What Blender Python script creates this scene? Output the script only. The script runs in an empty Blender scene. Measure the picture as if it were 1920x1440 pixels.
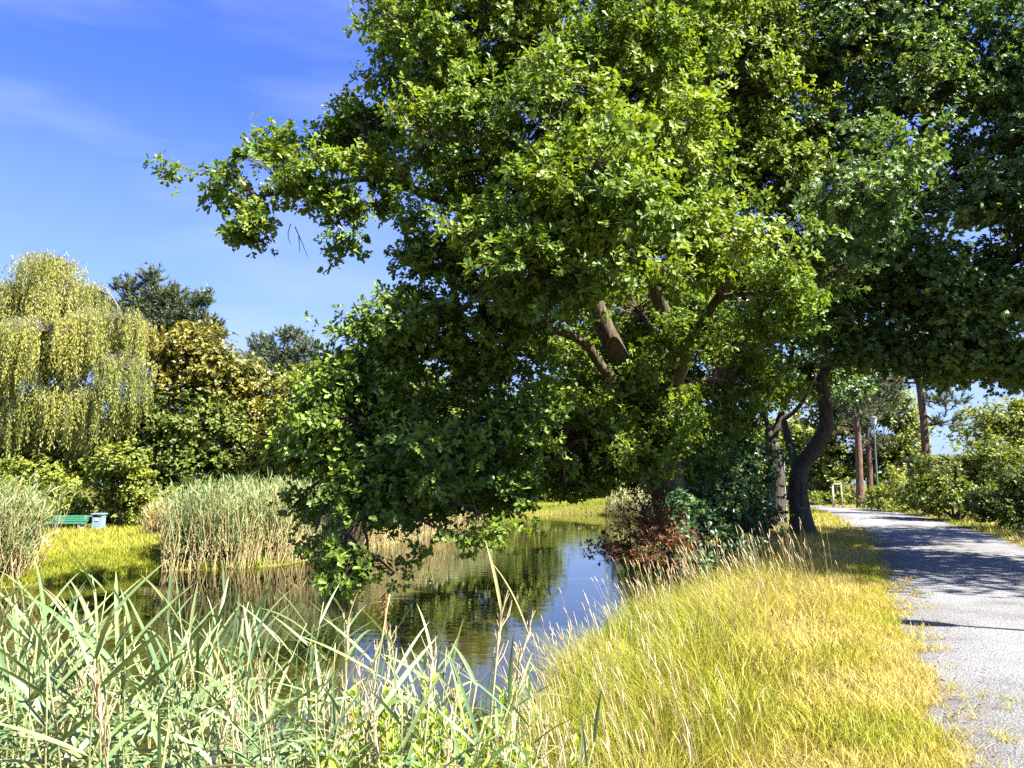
import bpy, math, random
import numpy as np
from mathutils import Vector

SC = bpy.context.scene
COL = SC.collection
R = np.random.default_rng(7)
random.seed(7)
rad = math.radians

# ------------------------------------------------------------------ camera, sky, sun, exposure
EYE = 1.65
FPX = 1441.0            # focal length in pixels of the 1920 wide photograph
PITCH = rad(7.3)
cd = bpy.data.cameras.new('camera')
cd.sensor_width = 36.0
cd.lens = 36.0 * FPX / 1920.0
cd.clip_start = 0.05
cd.clip_end = 3000
cam = bpy.data.objects.new('camera', cd)
COL.objects.link(cam)
cam.location = (0, 0, EYE)
cam.rotation_euler = (math.pi / 2 + PITCH, 0, 0)
SC.camera = cam

SUN_AZ, SUN_EL = rad(120), rad(53)      # clockwise from +Y (the view), height
world = bpy.data.worlds.new('World')
SC.world = world
world.use_nodes = True
wn, wl = world.node_tree.nodes, world.node_tree.links
wn.clear()
w_out = wn.new('ShaderNodeOutputWorld')
w_bg = wn.new('ShaderNodeBackground')
w_bg.inputs['Strength'].default_value = 0.05
sky = wn.new('ShaderNodeTexSky')
sky.sky_type = 'NISHITA'
sky.sun_disc = False
sky.sun_elevation = SUN_EL
sky.sun_rotation = SUN_AZ
sky.air_density = 1.0
sky.dust_density = 0.8
sky.ozone_density = 3.0
w_hs = wn.new('ShaderNodeHueSaturation')
w_hs.inputs['Saturation'].default_value = 1.0
w_hs.inputs['Value'].default_value = 1.0
wl.new(sky.outputs[0], w_hs.inputs['Color'])
w_mul = wn.new('ShaderNodeMix')
w_mul.data_type = 'RGBA'
w_mul.blend_type = 'MULTIPLY'
w_mul.inputs[0].default_value = 1.0
w_mul.inputs[7].default_value = (0.50, 0.66, 1.28, 1)
wl.new(w_hs.outputs[0], w_mul.inputs[6])
# thin cirrus streaks
w_tc = wn.new('ShaderNodeTexCoord')
w_map = wn.new('ShaderNodeMapping')
w_map.inputs['Rotation'].default_value = (0.3, 0.5, 0.4)
w_map.inputs['Scale'].default_value = (1.2, 2.5, 7.0)
wl.new(w_tc.outputs['Generated'], w_map.inputs[0])
w_nz = wn.new('ShaderNodeTexNoise')
w_nz.inputs['Scale'].default_value = 1.6
w_nz.inputs['Detail'].default_value = 5
wl.new(w_map.outputs[0], w_nz.inputs['Vector'])
w_mr = wn.new('ShaderNodeMapRange')
w_mr.inputs['From Min'].default_value = 0.42
w_mr.inputs['From Max'].default_value = 0.75
w_mr.inputs['To Max'].default_value = 0.4
wl.new(w_nz.outputs['Fac'], w_mr.inputs['Value'])
w_cl = wn.new('ShaderNodeMix')
w_cl.data_type = 'RGBA'
wl.new(w_mr.outputs[0], w_cl.inputs[0])
wl.new(w_mul.outputs[2], w_cl.inputs[6])
w_cl.inputs[7].default_value = (3.2, 3.6, 4.6, 1)
# paler air towards the horizon
w_sep = wn.new('ShaderNodeSeparateXYZ')
wl.new(w_tc.outputs['Generated'], w_sep.inputs[0])
w_hr = wn.new('ShaderNodeMapRange')
w_hr.inputs['From Min'].default_value = 0.0
w_hr.inputs['From Max'].default_value = 0.44
w_hr.inputs['To Min'].default_value = 0.75
w_hr.inputs['To Max'].default_value = 0.0
wl.new(w_sep.outputs['Z'], w_hr.inputs['Value'])
w_hz = wn.new('ShaderNodeMix')
w_hz.data_type = 'RGBA'
wl.new(w_hr.outputs[0], w_hz.inputs[0])
wl.new(w_cl.outputs[2], w_hz.inputs[6])
w_hz.inputs[7].default_value = (2.4, 3.2, 4.6, 1)
wl.new(w_hz.outputs[2], w_bg.inputs['Color'])
wl.new(w_bg.outputs[0], w_out.inputs['Surface'])

sd = bpy.data.lights.new('sun', 'SUN')
sd.energy = 5.0
sd.angle = rad(0.5)
sd.color = (1.0, 0.94, 0.84)
sun = bpy.data.objects.new('sun', sd)
COL.objects.link(sun)
sv = Vector((math.sin(SUN_AZ) * math.cos(SUN_EL), math.cos(SUN_AZ) * math.cos(SUN_EL), math.sin(SUN_EL)))
sun.rotation_euler = sv.to_track_quat('Z', 'Y').to_euler()
sun.location = (30, -10, 40)

SC.view_settings.view_transform = 'Standard'
SC.view_settings.look = 'None'
SC.view_settings.exposure = 2.38
SC.view_settings.gamma = 1.0
SC.cycles.max_bounces = 5
SC.cycles.diffuse_bounces = 1
SC.cycles.glossy_bounces = 2
SC.cycles.transmission_bounces = 2
SC.cycles.transparent_max_bounces = 4
SC.cycles.caustics_reflective = False
SC.cycles.caustics_refractive = False
SC.cycles.use_denoising = False
SC.cycles.use_adaptive_sampling = False
SC.cycles.sample_clamp_indirect = 4.0

# ------------------------------------------------------------------ helpers
CP, SP = math.cos(PITCH), math.sin(PITCH)


def at(px, py, Y):
    """world point seen at photo pixel (px,py) at forward distance Y"""
    a, b = (px - 960) / FPX, (720 - py) / FPX
    d = np.array([a, CP - b * SP, SP + b * CP])
    return np.array([0, 0, EYE]) + d * (Y / d[1])


def ground_at(px, py, z=0.0):
    a, b = (px - 960) / FPX, (720 - py) / FPX
    d = np.array([a, CP - b * SP, SP + b * CP])
    return np.array([0, 0, EYE]) + d * ((z - EYE) / d[2])


def nrm(v):
    v = np.asarray(v, float)
    return v / np.maximum(np.linalg.norm(v, axis=-1, keepdims=True), 1e-9)


def rdirs(n):
    return nrm(R.normal(size=(n, 3)))


_LAT = np.random.default_rng(3).random((64, 64, 64))


def vnoise(p):
    p = np.asarray(p, float)
    i = np.floor(p).astype(int)
    f = p - i
    f = f * f * (3 - 2 * f)
    out = 0
    for dx in (0, 1):
        for dy in (0, 1):
            for dz in (0, 1):
                w = (f[:, 0] if dx else 1 - f[:, 0]) * (f[:, 1] if dy else 1 - f[:, 1]) * (f[:, 2] if dz else 1 - f[:, 2])
                out = out + w * _LAT[(i[:, 0] + dx) % 64, (i[:, 1] + dy) % 64, (i[:, 2] + dz) % 64]
    return out


class Geo:
    """collects vertices, faces, material slots and a per-vertex tint; builds ONE mesh"""

    def __init__(self):
        self.v, self.t, self.f, self.n = [], [], [], 0

    def add(self, v, faces, tint=0.5, mat=0, smooth=False):
        v = np.asarray(v, np.float32).reshape(-1, 3)
        t = np.broadcast_to(np.asarray(tint, np.float32), (len(v),))
        self.v.append(v)
        self.t.append(t)
        if isinstance(faces, np.ndarray):
            faces = [faces]
        for f in faces:
            f = np.asarray(f, np.int32)
            if f.ndim == 1:
                f = f[None]
            self.f.append((f + self.n, mat, smooth))
        self.n += len(v)

    def mesh(self, name, mats):
        me = bpy.data.meshes.new(name)
        v = np.concatenate(self.v)
        me.vertices.add(len(v))
        me.vertices.foreach_set('co', v.ravel())
        tot = sum(f.size for f, _, _ in self.f)
        npoly = sum(len(f) for f, _, _ in self.f)
        me.loops.add(tot)
        me.polygons.add(npoly)
        me.loops.foreach_set('vertex_index', np.concatenate([f.ravel() for f, _, _ in self.f]))
        ls = np.concatenate([np.full(len(f), f.shape[1]) for f, _, _ in self.f])
        me.polygons.foreach_set('loop_start', np.concatenate([[0], np.cumsum(ls)[:-1]]).astype(np.int32))
        me.polygons.foreach_set('material_index', np.concatenate([np.full(len(f), m) for f, m, _ in self.f]).astype(np.int32))
        me.polygons.foreach_set('use_smooth', np.concatenate([np.full(len(f), s) for f, _, s in self.f]))
        a = me.attributes.new('tint', 'FLOAT', 'POINT')
        a.data.foreach_set('value', np.concatenate(self.t).astype(np.float32))
        for m in mats:
            me.materials.append(m)
        me.update(calc_edges=True)
        return me

    def build(self, name, mats, parent=None):
        if not isinstance(mats, (list, tuple)):
            mats = [mats]
        o = bpy.data.objects.new(name, self.mesh(name, mats))
        COL.objects.link(o)
        if parent is not None:
            o.parent = parent
            o.location = -np.array(parent.location)   # geometry is written in world space
        return o


def tag(o, label=None, cat=None, group=None, kind=None):
    if label:
        o['label'] = label
    if cat:
        o['category'] = cat
    if group:
        o['group'] = group
    if kind:
        o['kind'] = kind
    return o


def thing(name, label, cat, loc, group=None):
    o = bpy.data.objects.new(name, None)
    o.empty_display_size = 0.2
    COL.objects.link(o)
    o.location = tuple(float(c) for c in loc)
    return tag(o, label, cat, group)


def tube(g, pts, rads, sides=8, mat=0, tint=0.5, wob=0.0, cap=True):
    pts = np.asarray(pts, float)
    rads = np.asarray(rads, float)
    n = len(pts)
    tan = nrm(np.gradient(pts, axis=0))
    ref = np.array([0.31, 0.95, 0.05]) if abs(tan[0][1]) < 0.8 else np.array([0.95, 0.1, 0.2])
    a = nrm(np.cross(tan, ref))
    b = np.cross(tan, a)
    th = np.arange(sides) * 2 * math.pi / sides
    rr = rads[:, None] * np.ones(sides)
    if wob:
        rr = rr * (1 + wob * (R.random((n, sides)) - 0.5))
    v = pts[:, None, :] + rr[..., None] * (np.cos(th)[None, :, None] * a[:, None, :] + np.sin(th)[None, :, None] * b[:, None, :])
    i = np.arange(n - 1)[:, None] * sides
    j = np.arange(sides)[None]
    k = (j + 1) % sides
    f = np.stack([i + j, i + k, i + sides + k, i + sides + j], -1).reshape(-1, 4)
    fs = [f]
    if cap:
        fs.append(np.arange(sides)[::-1][None])
        fs.append(((n - 1) * sides + np.arange(sides))[None])
    g.add(v.reshape(-1, 3), fs, tint, mat, True)


def spline(pts, n):
    """Catmull-Rom through the points"""
    p = np.asarray(pts, float)
    if len(p) < 3:
        t = np.linspace(0, 1, n)[:, None]
        return p[0] * (1 - t) + p[-1] * t
    q = np.vstack([2 * p[0] - p[1], p, 2 * p[-1] - p[-2]])
    u = np.linspace(0, len(p) - 1 - 1e-6, n)
    i = u.astype(int)
    t = (u - i)[:, None]
    a, b, c, d = q[i], q[i + 1], q[i + 2], q[i + 3]
    return 0.5 * (2 * b + (c - a) * t + (2 * a - 5 * b + 4 * c - d) * t ** 2 + (3 * b - a - 3 * c + d) * t ** 3)


def twigs(g, A, B, ra, rb, mat=0, tint=0.5, sag=0.0):
    """many thin three-sided bent rods from A to B"""
    A, B = np.asarray(A, float), np.asarray(B, float)
    n = len(A)
    if n == 0:
        return
    L = np.linalg.norm(B - A, axis=1, keepdims=True)
    M = (A + B) / 2 + R.normal(size=(n, 3)) * L * 0.07 + np.array([0, 0, 1.0]) * L * sag
    ra = np.broadcast_to(np.asarray(ra, float), (n,))
    rb = np.broadcast_to(np.asarray(rb, float), (n,))
    d = nrm(B - A)
    a = nrm(np.cross(d, np.array([0.3, 0.2, 0.93])))
    b = np.cross(d, a)
    rings = []
    for P, r in ((A, ra), (M, (ra + rb) / 2), (B, rb)):
        for s in range(3):
            an = s * 2 * math.pi / 3
            rings.append(P + r[:, None] * (math.cos(an) * a + math.sin(an) * b))
    v = np.stack(rings, 1).reshape(-1, 3)
    f = []
    for q in (0, 3):
        for s in range(3):
            f.append([q + s, q + (s + 1) % 3, q + 3 + (s + 1) % 3, q + 3 + s])
    f = np.array(f)
    F = (np.arange(n)[:, None, None] * 9 + f[None]).reshape(-1, 4)
    g.add(v, F, tint, mat, True)


# leaf templates: (along, across, lift); faces as polygons
T_OAK = (np.array([[0, 0, 0], [.28, .17, .03], [.42, .11, .02], [.62, .26, .05], [.8, .17, .0], [1, .02, -.06],
                   [.8, -.17, .0], [.62, -.26, .05], [.42, -.11, .02], [.28, -.17, .03], [.5, 0, -.03]]),
         [[0, 1, 2, 10], [10, 2, 3, 4], [10, 4, 5, 6], [10, 6, 7, 8], [10, 8, 9, 0]])
T_MAPLE = (np.array([[0, 0, 0], [.15, .42, .02], [.42, .3, .03], [.62, .5, -.02], [.68, .18, .02], [1, 0, -.06],
                     [.68, -.18, .02], [.62, -.5, -.02], [.42, -.3, .03], [.15, -.42, .02], [.4, 0, -.03]]),
           [[0, 1, 2, 10], [10, 2, 3, 4], [10, 4, 5, 6], [10, 6, 7, 8], [10, 8, 9, 0]])
T_OVAL = (np.array([[0, 0, 0], [.4, .3, .04], [1, 0, -.08], [.4, -.3, .04]]), [[0, 1, 2, 3]])
T_KITE = (np.array([[0, 0, 0], [.3, .26, .03], [.7, .22, .01], [1, 0, -.08], [.7, -.22, .01], [.3, -.26, .03]]),
          [[0, 1, 2, 3], [0, 3, 4, 5]])
T_NEED = (np.array([[0, .5, 0], [0, -.5, 0], [1, 0, 0]]), [[0, 1, 2]])


def leaves(g, pos, axis, normal, length, width, tint, tpl=T_KITE, mat=0):
    n = len(pos)
    if n == 0:
        return
    axis = nrm(axis)
    side = nrm(np.cross(normal, axis))
    up = np.cross(axis, side)
    T, F = tpl
    length = np.broadcast_to(np.asarray(length, float), (n,))[:, None, None]
    width = np.broadcast_to(np.asarray(width, float), (n,))[:, None, None]
    v = pos[:, None, :] + T[None, :, 0:1] * length * axis[:, None, :] + T[None, :, 1:2] * width * 2 * side[:, None, :] \
        + T[None, :, 2:3] * length * up[:, None, :]
    k = len(T)
    fs = []
    for size in sorted({len(f) for f in F}):
        ff = np.array([f for f in F if len(f) == size])
        fs.append((np.arange(n)[:, None, None] * k + ff[None]).reshape(-1, size))
    tt = np.repeat(np.broadcast_to(np.asarray(tint, float), (n,)), k)
    g.add(v.reshape(-1, 3), fs, tt, mat, False)


def rosettes(g, p, d, k, length, width, tint, tpl, mat=0, spread=(30, 80), droop=0.15, face=0.28):
    """k leaves round each twig tip p pointing along d"""
    n = len(p)
    P = np.repeat(p, k, 0)
    D = np.repeat(nrm(d), k, 0)
    q = nrm(np.cross(D, rdirs(n * k)))
    th = np.radians(R.uniform(spread[0], spread[1], n * k))[:, None]
    ax = D * np.cos(th) + q * np.sin(th) + np.array([0, 0, -droop])
    nn = D * np.sin(th) - q * np.cos(th) + R.normal(size=(n * k, 3)) * face + np.array([0, 0, .75])
    tt = np.clip(np.repeat(np.broadcast_to(tint, (n,)), k) + R.normal(size=n * k) * 0.13, 0, 1)
    L = length * R.uniform(0.5, 1.3, n * k)
    W = width * R.uniform(0.75, 1.2, n * k)
    leaves(g, P + R.normal(size=(n * k, 3)) * length * 0.25, ax, nn, L, W, tt, tpl, mat)


# ------------------------------------------------------------------ materials
def mat_new(name):
    m = bpy.data.materials.new(name)
    m.use_nodes = True
    n = m.node_tree.nodes
    n.clear()
    return m, n, m.node_tree.links


def ramp(n, stops):
    r = n.new('ShaderNodeValToRGB')
    e = r.color_ramp.elements
    while len(e) < len(stops):
        e.new(0.5)
    for i, (p, c) in enumerate(stops):
        e[i].position = p
        e[i].color = (*c, 1)
    return r


def leaf_mat(name, cols, trans=0.35, rough=0.42, spec=0.5, tcol=(1.25, 1.15, 0.45)):
    m, n, l = mat_new(name)
    at_ = n.new('ShaderNodeAttribute')
    at_.attribute_name = 'tint'
    r = ramp(n, [(i / (len(cols) - 1), c) for i, c in enumerate(cols)])
    l.new(at_.outputs['Fac'], r.inputs[0])
    p = n.new('ShaderNodeBsdfPrincipled')
    p.inputs['Roughness'].default_value = rough
    p.inputs['Specular IOR Level'].default_value = spec
    l.new(r.outputs[0], p.inputs['Base Color'])
    mul = n.new('ShaderNodeMix')
    mul.data_type = 'RGBA'
    mul.blend_type = 'MULTIPLY'
    mul.inputs[0].default_value = 1
    l.new(r.outputs[0], mul.inputs[6])
    mul.inputs[7].default_value = (*tcol, 1)
    t = n.new('ShaderNodeBsdfTranslucent')
    l.new(mul.outputs[2], t.inputs['Color'])
    mx = n.new('ShaderNodeMixShader')
    mx.inputs[0].default_value = trans
    l.new(p.outputs[0], mx.inputs[1])
    l.new(t.outputs[0], mx.inputs[2])
    o = n.new('ShaderNodeOutputMaterial')
    l.new(mx.outputs[0], o.inputs[0])
    return m


def bark_mat(name, c1, c2, scale=9, bump=0.6):
    m, n, l = mat_new(name)
    tc = n.new('ShaderNodeTexCoord')
    mp = n.new('ShaderNodeMapping')
    mp.inputs['Scale'].default_value = (scale, scale, scale * 0.16)
    l.new(tc.outputs['Object'], mp.inputs[0])
    vz = n.new('ShaderNodeTexNoise')
    vz.inputs['Scale'].default_value = 2.2
    vz.inputs['Detail'].default_value = 6
    vz.inputs['Roughness'].default_value = 0.65
    l.new(mp.outputs[0], vz.inputs['Vector'])
    r = ramp(n, [(0.34, c1), (0.66, c2)])
    l.new(vz.outputs['Fac'], r.inputs[0])
    p = n.new('ShaderNodeBsdfPrincipled')
    p.inputs['Roughness'].default_value = 0.9
    p.inputs['Specular IOR Level'].default_value = 0.15
    l.new(r.outputs[0], p.inputs['Base Color'])
    b = n.new('ShaderNodeBump')
    b.inputs['Strength'].default_value = bump
    b.inputs['Distance'].default_value = 0.13
    l.new(vz.outputs['Fac'], b.inputs['Height'])
    l.new(b.outputs[0], p.inputs['Normal'])
    o = n.new('ShaderNodeOutputMaterial')
    l.new(p.outputs[0], o.inputs[0])
    return m


def plain_mat(name, col, rough=0.6, var=0.12, scale=12, metal=0.0):
    m, n, l = mat_new(name)
    tc = n.new('ShaderNodeTexCoord')
    nz = n.new('ShaderNodeTexNoise')
    nz.inputs['Scale'].default_value = scale
    nz.inputs['Detail'].default_value = 5
    l.new(tc.outputs['Object'], nz.inputs['Vector'])
    r = ramp(n, [(0.3, tuple(c * (1 - var) for c in col)), (0.7, tuple(min(1, c * (1 + var)) for c in col))])
    l.new(nz.outputs['Fac'], r.inputs[0])
    p = n.new('ShaderNodeBsdfPrincipled')
    p.inputs['Roughness'].default_value = rough
    p.inputs['Metallic'].default_value = metal
    l.new(r.outputs[0], p.inputs['Base Color'])
    o = n.new('ShaderNodeOutputMaterial')
    l.new(p.outputs[0], o.inputs[0])
    return m


def ground_mat():
    m, n, l = mat_new('ground_soil')
    geo = n.new('ShaderNodeNewGeometry')
    n1 = n.new('ShaderNodeTexNoise'); n1.inputs['Scale'].default_value = 0.35; n1.inputs['Detail'].default_value = 5
    n2 = n.new('ShaderNodeTexNoise'); n2.inputs['Scale'].default_value = 9; n2.inputs['Detail'].default_value = 8
    l.new(geo.outputs['Position'], n1.inputs['Vector'])
    l.new(geo.outputs['Position'], n2.inputs['Vector'])
    r1 = ramp(n, [(0.35, (0.08, 0.10, 0.016)), (0.55, (0.13, 0.12, 0.03)), (0.7, (0.22, 0.16, 0.06))])
    r2 = ramp(n, [(0.3, (0.45, 0.45, 0.45)), (0.7, (1.1, 1.1, 1.1))])
    l.new(n1.outputs['Fac'], r1.inputs[0]); l.new(n2.outputs['Fac'], r2.inputs[0])
    mx = n.new('ShaderNodeMix'); mx.data_type = 'RGBA'; mx.blend_type = 'MULTIPLY'; mx.inputs[0].default_value = 1
    l.new(r1.outputs[0], mx.inputs[6]); l.new(r2.outputs[0], mx.inputs[7])
    p = n.new('ShaderNodeBsdfPrincipled'); p.inputs['Roughness'].default_value = 1; p.inputs['Specular IOR Level'].default_value = 0.1
    l.new(mx.outputs[2], p.inputs['Base Color'])
    b = n.new('ShaderNodeBump'); b.inputs['Strength'].default_value = 0.8; b.inputs['Distance'].default_value = 0.05
    l.new(n2.outputs['Fac'], b.inputs['Height']); l.new(b.outputs[0], p.inputs['Normal'])
    o = n.new('ShaderNodeOutputMaterial'); l.new(p.outputs[0], o.inputs[0])
    return m


def path_mat():
    m, n, l = mat_new('gravel')
    geo = n.new('ShaderNodeNewGeometry')
    v = n.new('ShaderNodeTexVoronoi'); v.inputs['Scale'].default_value = 55
    n1 = n.new('ShaderNodeTexNoise'); n1.inputs['Scale'].default_value = 1.1; n1.inputs['Detail'].default_value = 9; n1.inputs['Roughness'].default_value = 0.65
    n3 = n.new('ShaderNodeTexNoise'); n3.inputs['Scale'].default_value = 22; n3.inputs['Detail'].default_value = 6; n3.inputs['Roughness'].default_value = 0.8
    for q in (v, n1, n3):
        l.new(geo.outputs['Position'], q.inputs['Vector'])
    sx = n.new('ShaderNodeSeparateColor'); l.new(v.outputs['Color'], sx.inputs[0])
    r1 = ramp(n, [(0.0, (0.155, 0.157, 0.160)), (0.3, (0.19, 0.192, 0.194)), (0.8, (0.206, 0.207, 0.208)), (1.0, (0.245, 0.245, 0.243))])
    l.new(sx.outputs[0], r1.inputs[0])
    r2 = ramp(n, [(0.3, (0.66, 0.645, 0.62)), (0.5, (0.95, 0.95, 0.95)), (0.7, (1.08, 1.08, 1.08))])
    l.new(n1.outputs['Fac'], r2.inputs[0])
    r3 = ramp(n, [(0.3, (0.78, 0.78, 0.78)), (0.65, (1.08, 1.08, 1.08))])
    l.new(n3.outputs['Fac'], r3.inputs[0])
    mx = n.new('ShaderNodeMix'); mx.data_type = 'RGBA'; mx.blend_type = 'MULTIPLY'; mx.inputs[0].default_value = 1
    l.new(r1.outputs[0], mx.inputs[6]); l.new(r2.outputs[0], mx.inputs[7])
    m2 = n.new('ShaderNodeMix'); m2.data_type = 'RGBA'; m2.blend_type = 'MULTIPLY'; m2.inputs[0].default_value = 1
    l.new(mx.outputs[2], m2.inputs[6]); l.new(r3.outputs[0], m2.inputs[7])
    wa = n.new('ShaderNodeAttribute'); wa.attribute_name = 'tint'
    rw = ramp(n, [(0.0, (0.78, 0.72, 0.64)), (0.35, (0.92, 0.91, 0.89)), (1.0, (1.12, 1.13, 1.14))])
    l.new(wa.outputs['Fac'], rw.inputs[0])
    m3 = n.new('ShaderNodeMix'); m3.data_type = 'RGBA'; m3.blend_type = 'MULTIPLY'; m3.inputs[0].default_value = 1
    l.new(m2.outputs[2], m3.inputs[6]); l.new(rw.outputs[0], m3.inputs[7]); m2 = m3
    p = n.new('ShaderNodeBsdfPrincipled'); p.inputs['Roughness'].default_value = 0.95; p.inputs['Specular IOR Level'].default_value = 0.15
    l.new(m2.outputs[2], p.inputs['Base Color'])
    b = n.new('ShaderNodeBump'); b.inputs['Strength'].default_value = 0.9; b.inputs['Distance'].default_value = 0.02
    l.new(v.outputs['Distance'], b.inputs['Height'])
    b2 = n.new('ShaderNodeBump'); b2.inputs['Strength'].default_value = 0.6; b2.inputs['Distance'].default_value = 0.05
    l.new(n3.outputs['Fac'], b2.inputs['Height']); l.new(b.outputs[0], b2.inputs['Normal'])
    l.new(b2.outputs[0], p.inputs['Normal'])
    o = n.new('ShaderNodeOutputMaterial'); l.new(p.outputs[0], o.inputs[0])
    return m


def water_mat():
    m, n, l = mat_new('pond_water')
    geo = n.new('ShaderNodeNewGeometry')
    mp = n.new('ShaderNodeMapping'); mp.inputs['Scale'].default_value = (0.8, 1.7, 1)
    l.new(geo.outputs['Position'], mp.inputs[0])
    n1 = n.new('ShaderNodeTexNoise'); n1.inputs['Scale'].default_value = 2.2; n1.inputs['Detail'].default_value = 3
    n2 = n.new('ShaderNodeTexNoise'); n2.inputs['Scale'].default_value = 0.28; n2.inputs['Detail'].default_value = 2
    l.new(mp.outputs[0], n1.inputs['Vector']); l.new(geo.outputs['Position'], n2.inputs['Vector'])
    r2 = ramp(n, [(0.38, (0.15, 0.15, 0.15)), (0.68, (1, 1, 1))])
    l.new(n2.outputs['Fac'], r2.inputs[0])
    b = n.new('ShaderNodeBump'); b.inputs['Distance'].default_value = 0.011
    ml = n.new('ShaderNodeMath'); ml.operation = 'MULTIPLY'; ml.inputs[1].default_value = 0.55
    l.new(r2.outputs[0], ml.inputs[0]); l.new(ml.outputs[0], b.inputs['Strength'])
    l.new(n1.outputs['Fac'], b.inputs['Height'])
    p = n.new('ShaderNodeBsdfPrincipled')
    p.inputs['Base Color'].default_value = (0.022, 0.019, 0.003, 1)
    p.inputs['Roughness'].default_value = 0.015
    p.inputs['IOR'].default_value = 1.42
    l.new(b.outputs[0], p.inputs['Normal'])
    o = n.new('ShaderNodeOutputMaterial'); l.new(p.outputs[0], o.inputs[0])
    return m


M_OAK = leaf_mat('oak_leaf', [(0.045, 0.085, 0.015), (0.145, 0.23, 0.03), (0.27, 0.345, 0.04)], 0.38, 0.48, 0.32)
M_MAPLE = leaf_mat('maple_leaf', [(0.045, 0.105, 0.04), (0.11, 0.20, 0.06), (0.22, 0.29, 0.05)], 0.36, 0.42, 0.6)
M_FARLEAF = leaf_mat('green_leaf', [(0.05, 0.085, 0.015), (0.14, 0.19, 0.028), (0.27, 0.30, 0.038)], 0.34, 0.5, 0.4)
M_BIRCH = leaf_mat('birch_leaf', [(0.13, 0.17, 0.025), (0.27, 0.30, 0.05), (0.42, 0.41, 0.08)], 0.38, 0.45)
M_AUTUMN = leaf_mat('turning_leaf', [(0.07, 0.09, 0.016), (0.19, 0.185, 0.026), (0.34, 0.27, 0.035)], 0.3, 0.5)
M_NEEDLE = leaf_mat('pine_needle', [(0.04, 0.07, 0.03), (0.09, 0.125, 0.055), (0.18, 0.20, 0.08)], 0.12, 0.55)
M_BROWN = leaf_mat('withered_leaf', [(0.05, 0.022, 0.01), (0.14, 0.06, 0.025), (0.24, 0.11, 0.05)], 0.25, 0.7, 0.2)
M_GRASS = leaf_mat('grass_blade', [(0.17, 0.23, 0.018), (0.34, 0.34, 0.035), (0.42, 0.35, 0.075), (0.50, 0.41, 0.17)], 0.35, 0.55, 0.3, (1.1, 1.0, 0.6))
M_STRAW = leaf_mat('dry_stalk', [(0.36, 0.26, 0.11), (0.48, 0.37, 0.19), (0.6, 0.5, 0.31)], 0.2, 0.6, 0.3, (1, .95, .7))
M_REED = leaf_mat('reed_leaf', [(0.06, 0.125, 0.045), (0.135, 0.21, 0.08), (0.24, 0.27, 0.105), (0.42, 0.31, 0.145)], 0.3, 0.42, 0.5, (1.1, 1.05, 0.55))
M_BED = leaf_mat('reed_bed_leaf', [(0.13, 0.21, 0.075), (0.26, 0.33, 0.13), (0.42, 0.42, 0.19), (0.62, 0.47, 0.25)], 0.32, 0.5, 0.4, (1.1, 1.0, 0.55))
B_OAK = bark_mat('oak_bark', (0.035, 0.027, 0.02), (0.16, 0.125, 0.085), 9)
B_GREY = bark_mat('grey_bark', (0.03, 0.026, 0.021), (0.11, 0.094, 0.075), 8)
B_PINE = bark_mat('pine_bark', (0.06, 0.036, 0.024), (0.21, 0.13, 0.09), 7)
B_BIRCH = bark_mat('birch_bark', (0.06, 0.055, 0.05), (0.26, 0.24, 0.21), 5)
M_GROUND = ground_mat()
M_PATH = path_mat()
M_WATER = water_mat()

# ------------------------------------------------------------------ terrain, water, path
WATER = -1.0
SHORE = np.array([(0.1, 3.6), (0.05, 6), (0.25, 8.7), (1.3, 12.5), (2.8, 16), (4.0, 20), (5.2, 26), (6.4, 35), (8.2, 46), (9, 56),
                  (7.5, 63), (4.5, 66), (1.5, 63), (-0.5, 56), (-1.6, 49), (-3.8, 41), (-6.7, 27.2), (-8.6, 24.4), (-10.8, 23.6),
                  (-11.9, 21), (-13.3, 19.9), (-18, 19), (-26, 17), (-30, 10), (-26, 4), (-14, 1.6), (-6, 1.7), (-3, 1.9), (-1.2, 2.5)])
PATH_L = np.array([(-1.5, -8), (0.1, -3), (1.5, 1.3), (2.55, 4.6), (4.2, 8.6), (6.4, 13.6), (9.0, 20), (11.1, 25), (14.8, 35),
                   (18.0, 45), (20, 55), (19.5, 66), (15, 80), (8, 95)])
_pl = spline(np.c_[PATH_L, np.zeros(len(PATH_L))], 220)[:, :2]
_tn = nrm(np.gradient(_pl, axis=0))
_pr = _pl + np.c_[_tn[:, 1], -_tn[:, 0]] * 3.8


def seg_dist(P, poly, closed=True):
    """distance from points P to a polyline"""
    a = poly
    b = np.roll(poly, -1, 0) if closed else poly[1:]
    if not closed:
        a = poly[:-1]
    best = np.full(len(P), 1e9)
    for p, q in zip(a, b):
        d = q - p
        t = np.clip(((P - p) @ d) / max(d @ d, 1e-9), 0, 1)
        best = np.minimum(best, np.hypot(*(P - p - t[:, None] * d).T))
    return best


def inside(P, poly):
    x, y = P[:, 0], P[:, 1]
    c = np.zeros(len(P), bool)
    for (x0, y0), (x1, y1) in zip(poly, np.roll(poly, -1, 0)):
        k = (y0 > y) != (y1 > y)
        c ^= k & (x < (x1 - x0) * (y - y0) / (y1 - y0 + 1e-12) + x0)
    return c


SH = spline(np.c_[np.vstack([SHORE, SHORE[:1]]), np.zeros(len(SHORE) + 1)], 160)[:-1, :2]


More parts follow.
